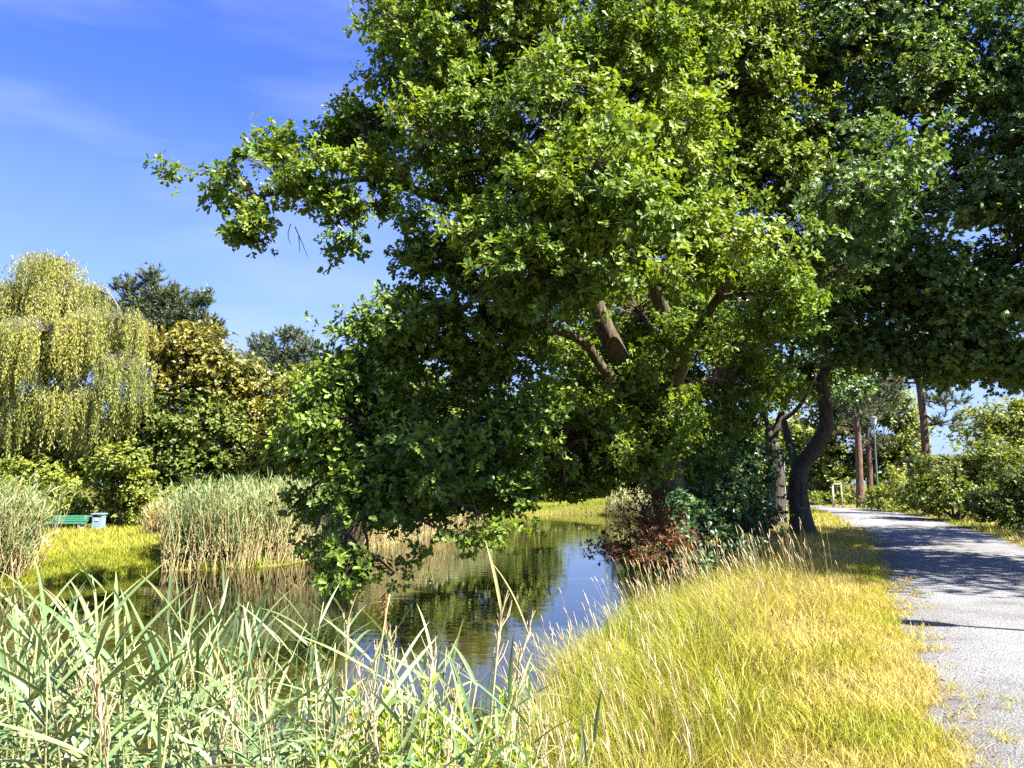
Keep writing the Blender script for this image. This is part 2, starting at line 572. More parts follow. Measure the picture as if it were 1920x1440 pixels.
def height(P):
    P = np.asarray(P, float)
    d = seg_dist(P, SH)
    ins = inside(P, SH)
    # plateau: 0 on the path side, lower on the far bank to the left
    lx = np.interp(P[:, 1], [0, 16, 46, 66, 120], [-1.5, 2, 5, 6, 10])
    s = np.clip((P[:, 0] - lx + 3) / 6, 0, 1)
    near = np.clip((4.5 - P[:, 1]) / 3, 0, 1)
    s = np.maximum(s, near)
    top = -0.55 * (1 - s)
    wid = 1.6 + 2.3 * s - 1.0 * near
    t = np.clip(d / wid, 0, 1)
    t = t * t * (3 - 2 * t) * 0.65 + np.sqrt(t) * 0.35
    out = WATER + (top - WATER) * t
    inn = WATER - np.clip(d * 0.45, 0, 1.2) - 0.02
    return np.where(ins, inn, out)


def axis_coords(a, b, step, lo, hi):
    mid = np.arange(a, b + 1e-6, step)
    l, r, q = [], [], step
    x = a
    while x > lo:
        q *= 1.22; x -= q; l.append(max(x, lo))
    q, x = step, mid[-1]
    while x < hi:
        q *= 1.22; x += q; r.append(min(x, hi))
    return np.array(l[::-1] + list(mid) + r)


gx = axis_coords(-16, 26, 0.3, -900, 900)
gy = axis_coords(-3, 60, 0.3, -200, 1500)
GX, GY = np.meshgrid(gx, gy)
GP = np.c_[GX.ravel(), GY.ravel()]
gz = height(GP)
pd = np.minimum(seg_dist(GP, np.vstack([_pl, _pr[::-1]])), 9)
bumpy = (vnoise(np.c_[GP * 0.6, np.zeros(len(GP))]) - 0.5) * 0.12 * np.clip((pd - 0.5) / 2, 0, 1)
inp = inside(GP, np.vstack([_pl, _pr[::-1]]))
gz = gz + np.where(inp, 0, bumpy)
near_path = inp | (pd < 0.4)
gz = np.where(near_path, np.minimum(gz, 0) * 0 + 0.0, gz)
g = Geo()
nx, ny = len(gx), len(gy)
ii = (np.arange(ny - 1)[:, None] * nx + np.arange(nx - 1)[None]).ravel()
g.add(np.c_[GP, gz], np.stack([ii, ii + 1, ii + nx + 1, ii + nx], -1), 0.5, 0, True)
tag(g.build('ground', M_GROUND), kind='structure')


def hz(x, y):
    return height(np.c_[np.atleast_1d(x), np.atleast_1d(y)])


g = Geo()
wp = spline(np.c_[np.vstack([SHORE, SHORE[:1]]), np.zeros(len(SHORE) + 1)], 160)[:-1]
cen = np.array([-3.0, 14.0])
g.add([(-60, -1, WATER), (25, -1, WATER), (25, 72, WATER), (-60, 72, WATER)], np.array([[0, 1, 2, 3]]))
tag(g.build('water', M_WATER), kind='structure')

# path: ragged edged gravel sheet
g = Geo()
K = 900
L_ = spline(np.c_[PATH_L, np.zeros(len(PATH_L))], K)
tn = nrm(np.gradient(L_[:, :2], axis=0))
nr = np.c_[tn[:, 1], -tn[:, 0]]
e1 = (vnoise(np.c_[L_[:, :2] * 1.6, np.zeros(K)]) - 0.5) * 0.2 + (vnoise(np.c_[L_[:, :2] * 6, np.ones(K)]) - 0.5) * 0.1
e2 = (vnoise(np.c_[L_[:, :2] * 1.3, np.ones(K) * 5]) - 0.5) * 0.4 + (vnoise(np.c_[L_[:, :2] * 6, np.ones(K) * 9]) - 0.5) * 0.2
rows = []
for q, w in enumerate(np.linspace(0, 1, 9)):
    off = e1 * (1 - w) * (q == 0) + e2 * (q == 8) + 3.8 * w
    wear = [.15, .5, .85, .75, .45, .45, .75, .85, .2]
    rows.append(np.c_[L_[:, :2] + nr * off[:, None], np.full(K, 0.006 + 0.02 * math.sin(w * math.pi))])
v = np.stack(rows, 1)
ii = (np.arange(K - 1)[:, None] * 9 + np.arange(8)[None]).ravel()
wv = np.clip(np.array(wear)[None] + (vnoise(np.c_[v.reshape(-1, 3)[:, :2] * .7, np.full(v.size // 3, 3.0)]).reshape(K, 9) - .5) * .7, 0, 1)
g.add(v.reshape(-1, 3), np.stack([ii, ii + 1, ii + 10, ii + 9], -1), wv.ravel(), 0, True)
tag(g.build('path', M_PATH), kind='structure')


# ------------------------------------------------------------------ trees
def blob(px, py, Y, rx, ry, rd, dens=1.0):
    c = at(px, py, Y)
    k = Y / FPX
    return (c, np.array([rx * k, rd, ry * k]), dens)


def crown(blobs, leaf_mat_, bark, tpl, L, W, k, per_m2, ros, csize, skel, trunk_geo, limb_r=0.07, tint0=0.45,
          gaps=0.42, shell=0.5, updir=0.35, flat=0.6, seed=1, nsc=0.85):
    """leaf sprays gathered in clumps through the blobs; limbs join them to the skeleton"""
    g = Geo()
    skel = np.asarray(skel)
    for (c, r, dens) in blobs:
        area = 4 * math.pi * ((r[0] * r[1]) ** 1.6 + (r[0] * r[2]) ** 1.6 + (r[1] * r[2]) ** 1.6) ** (1 / 1.6) / 3 ** (1 / 1.6)
        n = max(4, int(area * per_m2 * dens))
        u = rdirs(n * 2)
        rr = shell + (1 - shell) * R.random(n * 2) ** 0.7
        wob = 0.62 + 0.75 * vnoise(u * 2.1 + seed * 3.1 + c)
        wob = np.where(R.random(n * 2) < .06, wob * 1.25, wob)
        p = c + u * (rr * wob)[:, None] * r
        keep = vnoise(p * nsc + seed * 7.3) > gaps * 0.9
        p = p[keep][:n]
        u = u[keep][:n]
        if len(p) == 0:
            continue
        p[:, 2] = np.maximum(p[:, 2], WATER + 0.12)
        # limb
        j = np.argmin(np.linalg.norm(skel - c, axis=1) + 1.2 * np.maximum(0, skel[:, 2] - c[2]))
        s = skel[j]
        dist = np.linalg.norm(c - s)
        rl = limb_r * (0.5 + 0.5 * min(2, np.mean(r)))
        if dist > 0.2:
            mid = (s + c) / 2 + R.normal(size=3) * dist * 0.08 + np.array([0, 0, dist * 0.06])
            pts = spline([s, mid, c], 9)
            pts[1:-1] += R.normal(size=(7, 3)) * dist * 0.012
            tube(trunk_geo, pts, np.linspace(rl * 1.5, rl * 0.5, 9), 6, 0, 0.5, 0.1)
        else:
            pts = np.array([c, c])
        # branchlets to each clump from along the outer limb
        src = pts[R.integers(max(0, len(pts) // 2), len(pts), len(p))]
        twigs(g, src, p, rl * 0.32, rl * 0.1, 1, 0.5, 0.05)
        # sprays
        kk = np.maximum(2, (ros * R.uniform(0.6, 1.4, len(p))).astype(int))
        P = np.repeat(p, kk, 0)
        U = np.repeat(u / r * r.mean(), kk, 0)
        off = R.normal(size=(len(P), 3)) * csize * np.array([1, 1, flat]) * 0.55
        Q = P + off
        Q[:, 2] = np.maximum(Q[:, 2], WATER + 0.08)
        d = nrm(U) * 0.5 + nrm(off) * 0.55 + R.normal(size=(len(P), 3)) * 0.3 + np.array([0, 0, updir])
        sel = R.random(len(P)) < 0.5
        twigs(g, P[sel], Q[sel], rl * 0.1, rl * 0.06, 1, 0.5, 0.0)
        ct = np.repeat(np.clip(tint0 + R.normal(size=len(p)) * 0.12 + (vnoise(p * 0.5 + 31) - 0.5) * 0.5, 0.02, 0.98), kk)
        rosettes(g, Q, d, k, L, W, ct, tpl, 0)
    return g


def make_tree(name, label, base, stems, blobs, bark, leaf, tpl=T_KITE, L=0.11, W=0.06, k=6, per_m2=4.0, ros=10, csize=0.5,
              group=None, cat='tree', hang=(), **kw):
    t = thing(name, label, cat, base, group)
    tg = Geo()
    skel = []
    for pts, r0, r1 in stems:
        n = 6 * len(pts)
        sp = spline(pts, n)
        r = np.linspace(0, 1, n)
        rr = r0 + (r1 - r0) * r ** 0.8
        if abs(sp[0][2] - base[2]) < 0.6:
            rr = rr * (1 + 0.55 * np.exp(-r * np.linalg.norm(sp[-1] - sp[0]) / 0.45))
        tube(tg, sp, rr, 12 if r0 > 0.1 else 8, 0, 0.5, 0.10)
        skel.append(sp)
    skel = np.concatenate(skel)
    cg = crown(blobs, leaf, bark, tpl, L, W, k, per_m2, ros, csize, skel, tg, **kw)
    for pl in hang:
        sp = spline(pl, 8)
        tube(tg, sp, np.linspace(.011, .005, 8), 4)
    tg.build('trunk', bark, t)
    cg.build('crown', [leaf, bark], t)
    return t


def P3(*a):
    return np.array(a, float)


# --- the big oak leaning over the pond
OB = P3(4.1, 17.6, -0.75)
oak_stems = [
    ([OB, at(1262, 960, 17.6), at(1235, 840, 17.5), at(1205, 755, 17.2)], 0.50, 0.34),
    ([at(1205, 755, 17.2), at(1150, 650, 16.6), at(1112, 560, 16.2), at(1085, 470, 15.8), at(1060, 300, 15.4), at(1000, 120, 15.6), at(980, -120, 16)], 0.27, 0.07),
    ([at(1112, 560, 16.2), at(1000, 470, 15.6), at(880, 400, 15.0), at(760, 350, 14.6), at(690, 335, 14.4), at(590, 350, 14.2), at(480, 370, 14)], 0.15, 0.03),
    ([at(1235, 840, 17.5), at(1260, 700, 16.9), at(1235, 560, 16.0), at(1180, 420, 15), at(1200, 200, 15), at(1240, -60, 15.5)], 0.24, 0.07),
    ([at(1225, 820, 17.4), at(1120, 800, 16), at(1000, 790, 15), at(860, 800, 14), at(740, 830, 13.4), at(640, 900, 13)], 0.17, 0.03),
    ([at(1215, 790, 17.2), at(1130, 690, 16.2), at(1090, 640, 15.8), at(1000, 610, 15.2), at(860, 600, 14.6), at(740, 640, 14.2)], 0.14, 0.03),
    ([at(1240, 800, 17.5), at(1300, 640, 16), at(1370, 520, 14.8), at(1420, 440, 14)], 0.17, 0.04),
]
ob = [blob(*b) for b in [
    (375, 328, 14, 55, 22, .4, 1.1), (445, 345, 14, 65, 40, .6), (465, 425, 14, 60, 42, .55), (520, 330, 14, 60, 45, .7),
    (590, 345, 14, 85, 60, .9), (555, 265, 14.5, 62, 32, .6), (628, 175, 15, 30, 50, .5), (685, 250, 15, 90, 85, 1.1),
    (640, 425, 14, 35, 75, .5), (517, 468, 13.8, 16, 34, .3), (700, 345, 14.5, 60, 45, .9), (560, 420, 13.8, 40, 25, .4),
    (800, 130, 15, 105, 120, 1.8), (770, 10, 16, 75, 90, 1.5), (950, 60, 15.4, 150, 140, 2.2), (880, 290, 14, 150, 140, 1.8),
    (1120, 300, 10.4, 110, 100, .9), (1185, 400, 10.8, 85, 75, .8), (1055, 240, 12.6, 125, 140, 1.5), (1050, 330, 11.2, 100, 90, 1.0), (835, 460, 14.2, 105, 105, 1.6), (985, 440, 12.2, 125, 125, 1.4), (1110, 410, 12.4, 130, 140, 1.8),
    (1140, 170, 14, 160, 150, 2.2), (1260, 320, 13.4, 130, 140, 1.8), (1385, 455, 13.2, 120, 80, 1.5), (1300, 490, 12.8, 90, 60, 1.1),
    (1460, 560, 13.4, 80, 60, 1), (1250, 60, 15, 150, 130, 2.2),
    (780, 610, 13.8, 120, 90, 1.6), (695, 655, 14, 75, 70, 1.2), (905, 620, 14.6, 120, 95, 1.6), (620, 745, 13.6, 65, 60, 1.1),
    (680, 790, 13.2, 120, 100, 1.6, .8), (590, 845, 13.6, 50, 70, 1.0), (800, 830, 13.2, 140, 110, 1.7, .8), (950, 790, 14.6, 150, 110, 1.8),
    (1090, 830, 15.8, 120, 90, 1.8, 1.4), (1130, 760, 17, 100, 70, 1.4), (1000, 860, 16.5, 120, 60, 1.4), (640, 960, 12.6, 65, 80, .9, .6), (690, 1040, 12.2, 70, 50, .7, .6), (815, 990, 12.4, 70, 45, .7, .6), (590, 1000, 12.5, 20, 45, .3), (740, 1075, 12, 28, 22, .3), (850, 1050, 12, 22, 20, .3), (905, 1050, 12, 20, 14, .25), (558, 985, 12.8, 18, 40, .3), (935, 1000, 12.6, 30, 16, .4),
    (880, 1035, 12, 45, 28, .4), (760, 920, 13, 120, 65, 1.3, .7), (940, 915, 14, 110, 40, 1), (568, 925, 13.2, 25, 50, .5),
    (1420, 590, 14, 80, 40, 1.0), (1010, 570, 14.8, 50, 50, .9), (645, 1085, 12, 45, 18, .4, .8),
    (1000, -110, 15.5, 240, 110, 2.6), (1250, -120, 15.5, 220, 110, 2.6), (1100, 700, 18.6, 90, 90, 1.5), (1060, 915, 15.5, 90, 22, .6), (1190, 780, 16.2, 70, 80, .9), (1285, 820, 18.4, 70, 90, 1.0), (1250, 660, 15.4, 55, 70, .8), (1260, 780, 16, 50, 60, .7), (1150, 880, 16, 80, 35, .9), (1200, 860, 15.8, 60, 50, .7), (1390, 720, 18.5, 70, 80, 1.2), (1190, 580, 18.5, 90, 70, 1.0), (1010, 530, 11.4, 120, 75, 1.1), (800, 930, 15.5, 140, 35, 1.4), (900, 890, 16, 140, 45, 1.4), (700, 900, 15.5, 90, 60, 1.2), (1290, 600, 18, 60, 60, 1.0),
]]
make_tree('oak', 'great spreading oak leaning out over the pond with its leaves hanging to the water', OB, oak_stems, ob, B_OAK, M_OAK, T_OAK,
          0.125, 0.076, 7, 6.0, 10, 0.33, limb_r=0.05, gaps=0.60, tint0=0.52, flat=.5, seed=1, shell=.5, nsc=1.7,
          hang=[[at(690, 330, 14.3), at(700, 372, 14.2), at(697, 402, 14.2)], [at(700, 360, 14.2), at(708, 380, 14.2)], [at(545, 420, 13.9), at(540, 440, 13.9), at(545, 458, 13.9)],
                [at(553, 425, 13.9), at(565, 452, 13.9), at(577, 482, 13.9)], [at(560, 440, 13.9), at(562, 474, 13.9)], [at(840, 880, 12), at(880, 920, 11.9), at(900, 990, 11.9)], [at(880, 770, 12.2), at(870, 830, 12.1)], [at(900, 800, 12.2), at(935, 815, 12.1)]])

# --- second oak, its straight trunk standing behind
t2 = P3(7.6, 24.5, 0)
st2 = [([t2, at(1398, 860, 24), at(1360, 760, 23.4), at(1346, 660, 23), at(1342, 540, 22.5), at(1370, 380, 22), at(1400, 180, 22), at(1440, -60, 22)], 0.34, 0.09),
       ([at(1342, 540, 22.5), at(1290, 420, 21), at(1290, 250, 20)], 0.13, 0.04),
       ([at(1370, 380, 22), at(1450, 250, 21.5), at(1480, 80, 21)], 0.12, 0.04)]
b2 = [blob(*b) for b in [(1330, 480, 20, 110, 100, 2), (1420, 330, 20.5, 120, 120, 2.2), (1350, 180, 20.5, 140, 130, 2.5), (1480, 120, 21, 140, 130, 2.5),
                         (1400, -40, 21.5, 200, 120, 2.5), (1280, 700, 21, 80, 80, 1.6), (1410, 700, 22.5, 80, 70, 1.6), (1300, 850, 23, 100, 80, 1.5), (1200, 600, 21, 110, 100, 2), (1090, 640, 21, 100, 80, 1.8), (1190, 720, 21, 90, 70, 1.6)]]
make_tree('oak', 'oak with a straight upright trunk standing behind the leaning one', t2, st2, b2, B_OAK, M_OAK, T_OAK,
          0.14, 0.085, 6, 3.6, 11, 0.45, limb_r=0.06, gaps=0.5, tint0=0.6, seed=2, nsc=1.1)

# --- maple with the S shaped trunk at the edge of the path
mB = P3(8.95, 24.0, 0)
st3 = [([mB, at(1497, 930, 24), at(1500, 880, 24), at(1528, 840, 23.9), at(1548, 800, 23.8), at(1546, 750, 23.7), at(1540, 715, 23.6), at(1556, 680, 23.4), at(1580, 640, 23.2),
         at(1600, 520, 22.5), at(1640, 350, 22), at(1655, 200, 21.5), at(1640, 40, 21.5)], 0.32, 0.06),
       ([at(1600, 520, 22.5), at(1690, 320, 22), at(1760, 190, 21.5), at(1830, 60, 21)], 0.14, 0.04),
       ([at(1655, 200, 21.5), at(1700, 100, 21), at(1790, 20, 20.5)], 0.08, 0.03),
       ([at(1556, 680, 23.4), at(1640, 640, 22.5), at(1720, 640, 22), at(1830, 620, 21.5)], 0.10, 0.03),
       ([at(1497, 890, 24), at(1482, 840, 24.2), at(1470, 790, 24.4)], 0.16, 0.10)]
b3 = [blob(*b) for b in [(1600, 470, 20.5, 130, 120, 2.2), (1540, 300, 20.5, 130, 120, 2), (1720, 400, 20, 130, 120, 2.2), (1700, 200, 20, 140, 120, 2.2), (1850, 330, 20, 120, 130, 2.2),
                         (1850, 120, 20, 130, 120, 2.2), (1600, 80, 20.5, 140, 130, 2.4), (1750, 20, 20.5, 150, 110, 2.5), (1700, 580, 20.5, 120, 90, 2), (1840, 560, 20, 120, 100, 2),
                         (1560, 600, 21, 90, 60, 1.6), (1640, 660, 21, 90, 40, 1.4), (1780, 665, 20.5, 110, 40, 1.4), (1900, 665, 20, 70, 60, 1.5), (1950, 440, 19.5, 100, 130, 2), (1950, 180, 19.5, 110, 150, 2),
                         (1470, 480, 21, 70, 70, 1.4), (1590, 390, 15.8, 80, 90, 1.4), (1660, 300, 15.4, 80, 80, 1.4), (1560, 520, 16.5, 70, 60, 1.3), (1900, 570, 19.5, 90, 90, 1.8), (1915, 690, 20, 70, 35, 1.3), (1800, 700, 20.5, 60, 25, 1.1), (1830, 650, 20, 100, 50, 1.5), (1700, 500, 19.5, 90, 80, 1.6), (1700, -130, 21, 260, 110, 3)]]
make_tree('maple', 'dark green maple with an S curved trunk at the left edge of the path', mB, st3, b3, B_GREY, M_MAPLE, T_MAPLE,
          0.13, 0.065, 6, 2.5, 12, 0.55, limb_r=0.06, gaps=0.48, tint0=0.5, flat=.45, seed=3, nsc=1.1)

# --- forked tree between
fB = P3(9.1, 27, 0)
st4 = [([fB, at(1456, 900, 27), at(1446, 830, 27)], 0.30, 0.24), ([at(1446, 830, 27), at(1432, 780, 27), at(1420, 750, 26.8), at(1418, 640, 26.5), at(1400, 520, 26)], 0.15, 0.06),
       ([at(1446, 830, 27), at(1464, 780, 27), at(1472, 740, 27), at(1490, 620, 26.5), at(1500, 480, 26)], 0.15, 0.06), ([at(1464, 790, 27), at(1500, 760, 26.6), at(1530, 700, 26)], 0.10, 0.05)]
b4 = [blob(*b) for b in [(1440, 640, 27, 90, 70, 1.8), (1510, 560, 27, 90, 90, 2), (1400, 560, 27, 100, 80, 2), (1560, 720, 28, 60, 45, 1.5), (1395, 800, 27.5, 50, 60, 1.3), (1500, 690, 28, 70, 40, 1.5)]]
make_tree('forked_tree', 'dark tree forked low into two stems beside the curved trunk', fB, st4, b4, B_GREY, M_MAPLE, T_KITE,
          0.14, 0.08, 6, 3.2, 10, 0.5, limb_r=0.06, tint0=0.5, seed=4)


def bush(name, label, bl, leaf, L=0.09, W=0.05, per_m2=6, ros=9, csize=0.3, base=None, cat='shrub', group=None, tpl=T_OVAL, k=6, nst=5, **kw):
    c = np.mean([b[0] for b in bl], 0)
    if base is None:
        base = P3(c[0], c[1], hz(c[0], c[1])[0])
    stems = []
    for b in bl[:max(nst, len(bl))]:
        s0 = base + np.append(R.normal(size=2) * 0.15, 0)
        stems.append(([s0, (s0 + b[0]) / 2 + R.normal(size=3) * 0.1, b[0]], 0.045, 0.015))
    return make_tree(name, label, base, stems, bl, B_GREY, leaf, tpl, L, W, k, per_m2, ros, csize, group, cat, limb_r=kw.pop('limb_r', 0.025), **kw)


# --- undergrowth on the bank below the oaks
bush('bank_bush', 'dense leafy bush, its leaves coloured dark as shade, on the bank below the oak trunks', [blob(*b) for b in [(1330, 930, 18.6, 90, 80, 1.1), (1395, 960, 19, 70, 60, 1.0), (1290, 1000, 17.6, 60, 60, .9), (1340, 1030, 17, 70, 40, .9), (1400, 880, 20, 60, 70, 1), (1280, 975, 16.3, 50, 45, .6, 1.2), (1290, 1040, 15.6, 50, 30, .6)]],
     M_MAPLE, 0.10, 0.06, 6, 9, 0.3, tint0=0.03, seed=9)  # leaf tint set very low to stand in for shade under the oaks
bush('withered_bush', 'withered reddish brown bush hanging over the water beside the oak', [blob(*b) for b in [(1205, 950, 14.9, 45, 48, .5), (1180, 1005, 14.7, 60, 30, .6), (1235, 1035, 14.6, 55, 30, .5), (1150, 1030, 14.6, 50, 14, .5), (1250, 985, 14.9, 35, 35, .5)]],
     M_BROWN, 0.07, 0.03, 9, 8, 0.25, base=P3(3.0, 15.2, -0.85), gaps=0.45, limb_r=.03, tint0=0.45, seed=10)

# --- far bank, left
FB = -0.55


def drooping_tree(name, label, base, stems, tops, leaf, bark, n_str, slen, L, W, step):
    t = thing(name, label, 'tree', base)
    tg, cg = Geo(), Geo()
    skel = []
    for pts, r0, r1 in stems:
        sp = spline(pts, 6 * len(pts))
        tube(tg, sp, np.linspace(r0, r1, len(sp)), 8, 0, 0.5, 0.1)
        skel.append(sp)
    skel = np.concatenate(skel)
    for (c, r, dens) in tops:
        j = np.argmin(np.linalg.norm(skel - c, axis=1) + np.maximum(0, skel[:, 2] - c[2]))
        s = skel[j]
        pts = spline([s, (s + c) / 2 + P3(0, 0, .25 * np.linalg.norm(c - s)), c], 8)
        tube(tg, pts, np.linspace(.06, .025, 8), 5)
        n = int(n_str * dens * r[0] * r[2])
        u = rdirs(n)
        u[:, 2] = np.abs(u[:, 2]) * 1.0 - 0.25
        p = c + u * r * R.uniform(0.4, 1, n)[:, None]
        keep = vnoise(p * 0.9 + 5) > 0.33
        p = p[keep]; n = len(p)
        twigs(cg, pts[R.integers(3, 8, n)], p, 0.014, 0.006, 1)
        sl = slen * R.uniform(0.4, 1.25, n)
        lean = R.normal(size=(n, 3)) * 0.16
        m = (sl / step).astype(int) + 2
        P = np.repeat(p, m, 0)
        q = np.concatenate([np.arange(a) for a in m])
        dr = np.repeat(lean, m, 0)
        s_ = (q * step)[:, None]
        pos = P + dr * np.sqrt(s_) + P3(0, 0, -1) * s_ + R.normal(size=P.shape) * 0.05
        pos[:, 2] = np.maximum(pos[:, 2], base[2] + 0.5)
        ax = R.normal(size=P.shape) * 0.42 + P3(0, 0, -0.9)
        nn = R.normal(size=P.shape) + P3(.8, -1.0, 0.9)
        tt = np.clip(0.5 + R.normal(size=len(P)) * 0.08 + np.repeat((vnoise(p * 0.6 + 3) - .5) * .8, m), 0, 1)
        leaves(cg, pos, ax, nn, L * R.uniform(.7, 1.2, len(P)), W, tt, T_OVAL)
        twigs(cg, p, p + lean * np.sqrt(sl)[:, None] + P3(0, 0, -1) * sl[:, None], 0.007, 0.004, 1)
    tg.build('trunk', bark, t)
    cg.build('crown', [leaf, bark], t)
    return t


D = 42
bb = P3(*at(95, 960, D)[:2], FB)
drooping_tree('weeping_birch', 'tall pale yellow green weeping birch at the left end of the far bank', bb,
              [([bb, at(75, 850, D), at(85, 700, D), at(95, 560, D), at(100, 480, D)], 0.28, 0.05), ([at(75, 850, D), at(20, 720, D), at(10, 560, D)], 0.16, 0.04),
               ([at(80, 800, D), at(160, 700, D), at(230, 590, D)], 0.15, 0.04)],
              [blob(*b) for b in [(95, 500, D, 70, 45, 2.2), (60, 560, D, 90, 50, 2.5), (130, 560, D, 70, 60, 2.5), (20, 560, D, 60, 60, 2.5), (230, 600, D - 1, 55, 45, 1.8), (150, 650, D, 90, 50, 2.5), (50, 660, D - 1, 80, 50, 2.5),
                                  (235, 690, D - 2, 50, 50, 1.6), (-60, 600, D, 80, 100, 2.5), (-40, 720, D, 70, 60, 2), (175, 545, D, 30, 30, 1.2), (110, 740, D - 1, 90, 35, 2.0, .9), (40, 760, D - 1, 60, 30, 2.0), (190, 745, D - 1.5, 60, 35, 1.8), (-30, 640, D - 1, 80, 60, 2), (180, 600, D - 1, 60, 40, 2), (80, 620, D - 2, 90, 50, 2)]],
              M_BIRCH, B_BIRCH, 105, 2.5, 0.2, 0.042, 0.07)


def pine(name, label, base, stem, tops, n_t, needle_len, group=None, bark=B_PINE):
    t = thing(name, label, 'tree', base, group)
    tg, cg = Geo(), Geo()
    sp = spline(stem[0], 6 * len(stem[0]))
    tube(tg, sp, np.linspace(stem[1], stem[2], len(sp)), 9, 0, 0.5, 0.1)
    for (c, r, dens) in tops:
        j = np.argmin(np.linalg.norm(sp - c, axis=1) + 0.8 * np.maximum(0, sp[:, 2] - c[2]))
        pts = spline([sp[j], (sp[j] + c) / 2 - P3(0, 0, .1), c], 7)
        tube(tg, pts, np.linspace(.07, .03, 7), 5)
        n = int(n_t * dens * max(0.4, r[0] * r[2]))
        u = rdirs(n)
        p = c + u * r * R.uniform(.45, 1, n)[:, None]
        twigs(cg, pts[R.integers(3, 7, n)], p, 0.02, 0.01, 1)
        k = 26
        P = np.repeat(p, k, 0)
        d = np.repeat(nrm(u * P3(1, 1, .5) + P3(0, 0, .75) + R.normal(size=u.shape) * .3), k, 0)
        P = P + d * (R.random((len(P), 1)) - .5) * needle_len * 1.6
        ax = d + R.normal(size=P.shape) * 0.55
        tt = np.clip(.5 + R.normal(size=len(P)) * .15 + np.repeat(R.normal(size=n) * .15, k), 0, 1)
        leaves(cg, P, ax, rdirs(len(P)), needle_len * R.uniform(.7, 1.2, len(P)), needle_len * 0.09, tt, T_NEED)
    tg.build('trunk', bark, t)
    cg.build('crown', [M_NEEDLE, bark], t)
    return t


D = 50
pb = P3(*at(320, 960, D)[:2], FB)
pine('pine', 'tall dark blue green pine rising behind the birch on the far bank', pb, ([pb, at(318, 800, D), at(305, 650, D), at(290, 505, D)], 0.3, 0.05),
     [blob(*b) for b in [(285, 520, D, 22, 24, .8), (300, 550, D, 35, 22, 1), (240, 540, D, 25, 26, 1), (330, 560, D, 30, 25, 1), (270, 580, D, 50, 30, 1.4), (345, 585, D, 40, 25, 1.2), (380, 560, D, 22, 22, .8),
                         (310, 610, D, 60, 30, 1.5), (385, 610, D, 35, 25, 1.1), (220, 590, D, 30, 35, 1.2), (360, 640, D, 50, 25, 1.4), (410, 625, D, 14, 12, .6), (270, 640, D, 60, 30, 1.5), (230, 660, D, 40, 40, 1.4)]],
     85, 0.34, None, B_GREY)
D = 60
pb = P3(*at(535, 965, D)[:2], FB)
pine('pine', 'smaller pale green pine whose tip shows beyond the yellowing maple', pb, ([pb, at(533, 800, D), at(530, 700, D), at(535, 625, D)], 0.25, 0.05),
     [blob(*b) for b in [(490, 645, D, 28, 20, 1), (545, 630, D, 30, 18, 1), (575, 655, D, 22, 22, 1), (520, 670, D, 50, 25, 1.5), (480, 680, D, 25, 20, 1), (565, 690, D, 40, 22, 1.3), (510, 710, D, 60, 30, 1.5)]],
     85, 0.34, None, B_GREY)
D = 44
mb = P3(*at(350, 965, D)[:2], FB)
make_tree('yellowing_maple', 'maple turning orange brown on top between the pine and the oak', mb,
          [([mb, at(352, 850, D), at(350, 740, D), at(355, 660, D)], 0.28, 0.08)],
          [blob(*b) for b in [(370, 640, D, 60, 28, 1.8), (330, 670, D, 60, 35, 2), (410, 690, D, 60, 35, 2), (360, 720, D, 90, 40, 2.4), (440, 740, D, 45, 40, 1.8)]],
          B_GREY, M_AUTUMN, T_KITE, 0.26, 0.15, 5, 1.9, 9, 0.75, limb_r=0.09, tint0=0.5, gaps=.38, seed=12)
D = 43
mb = P3(*at(330, 965, D)[:2], FB)
make_tree('broad_tree', 'dark green broadleaf tree below the orange topped maple', mb,
          [([mb, at(330, 850, D), at(320, 780, D)], 0.25, 0.08)],
          [blob(*b) for b in [(310, 790, D, 80, 45, 2.2), (390, 800, D, 80, 50, 2.3), (290, 850, D, 80, 45, 2), (380, 880, D, 90, 45, 2.2), (450, 860, D, 60, 50, 2), (240, 810, D + 2, 45, 60, 2)]],
          B_GREY, M_FARLEAF, T_KITE, 0.24, 0.14, 5, 2.2, 10, 0.7, limb_r=0.09, tint0=0.4, gaps=.36, seed=13)
D = 45
mb = P3(*at(490, 965, D)[:2], FB)
make_tree('lime_tree', 'yellow green lime tree half hidden by the hanging oak leaves', mb,
          [([mb, at(490, 850, D), at(485, 740, D)], 0.25, 0.07)],
          [blob(*b) for b in [(470, 710, D, 40, 30, 1.6), (510, 745, D, 45, 35, 1.8), (470, 790, D, 60, 45, 2), (540, 800, D, 50, 55, 2), (500, 860, D, 60, 45, 2), (430, 760, D, 30, 40, 1.4), (540, 890, D, 50, 40, 2), (590, 840, D, 60, 60, 2)]],
          B_GREY, M_AUTUMN, T_KITE, 0.24, 0.14, 5, 2.0, 9, 0.7, limb_r=0.09, tint0=0.4, gaps=.36, seed=14)
D = 41
mb = P3(*at(590, 965, D)[:2], FB)
make_tree('broad_tree', 'fresh green broadleaf tree close beside the hanging oak branches', mb,
          [([mb, at(590, 880, D), at(590, 780, D)], 0.22, 0.07)],
          [blob(*b) for b in [(565, 730, D, 45, 40, 1.6), (610, 715, D, 45, 35, 1.6), (545, 785, D, 40, 45, 1.6), (610, 790, D, 55, 50, 1.8), (570, 850, D, 55, 45, 1.8)]],
          B_GREY, M_FARLEAF, T_KITE, 0.22, 0.13, 5, 2.2, 10, 0.65, limb_r=0.08, tint0=0.6, gaps=.36, seed=71)
D = 38
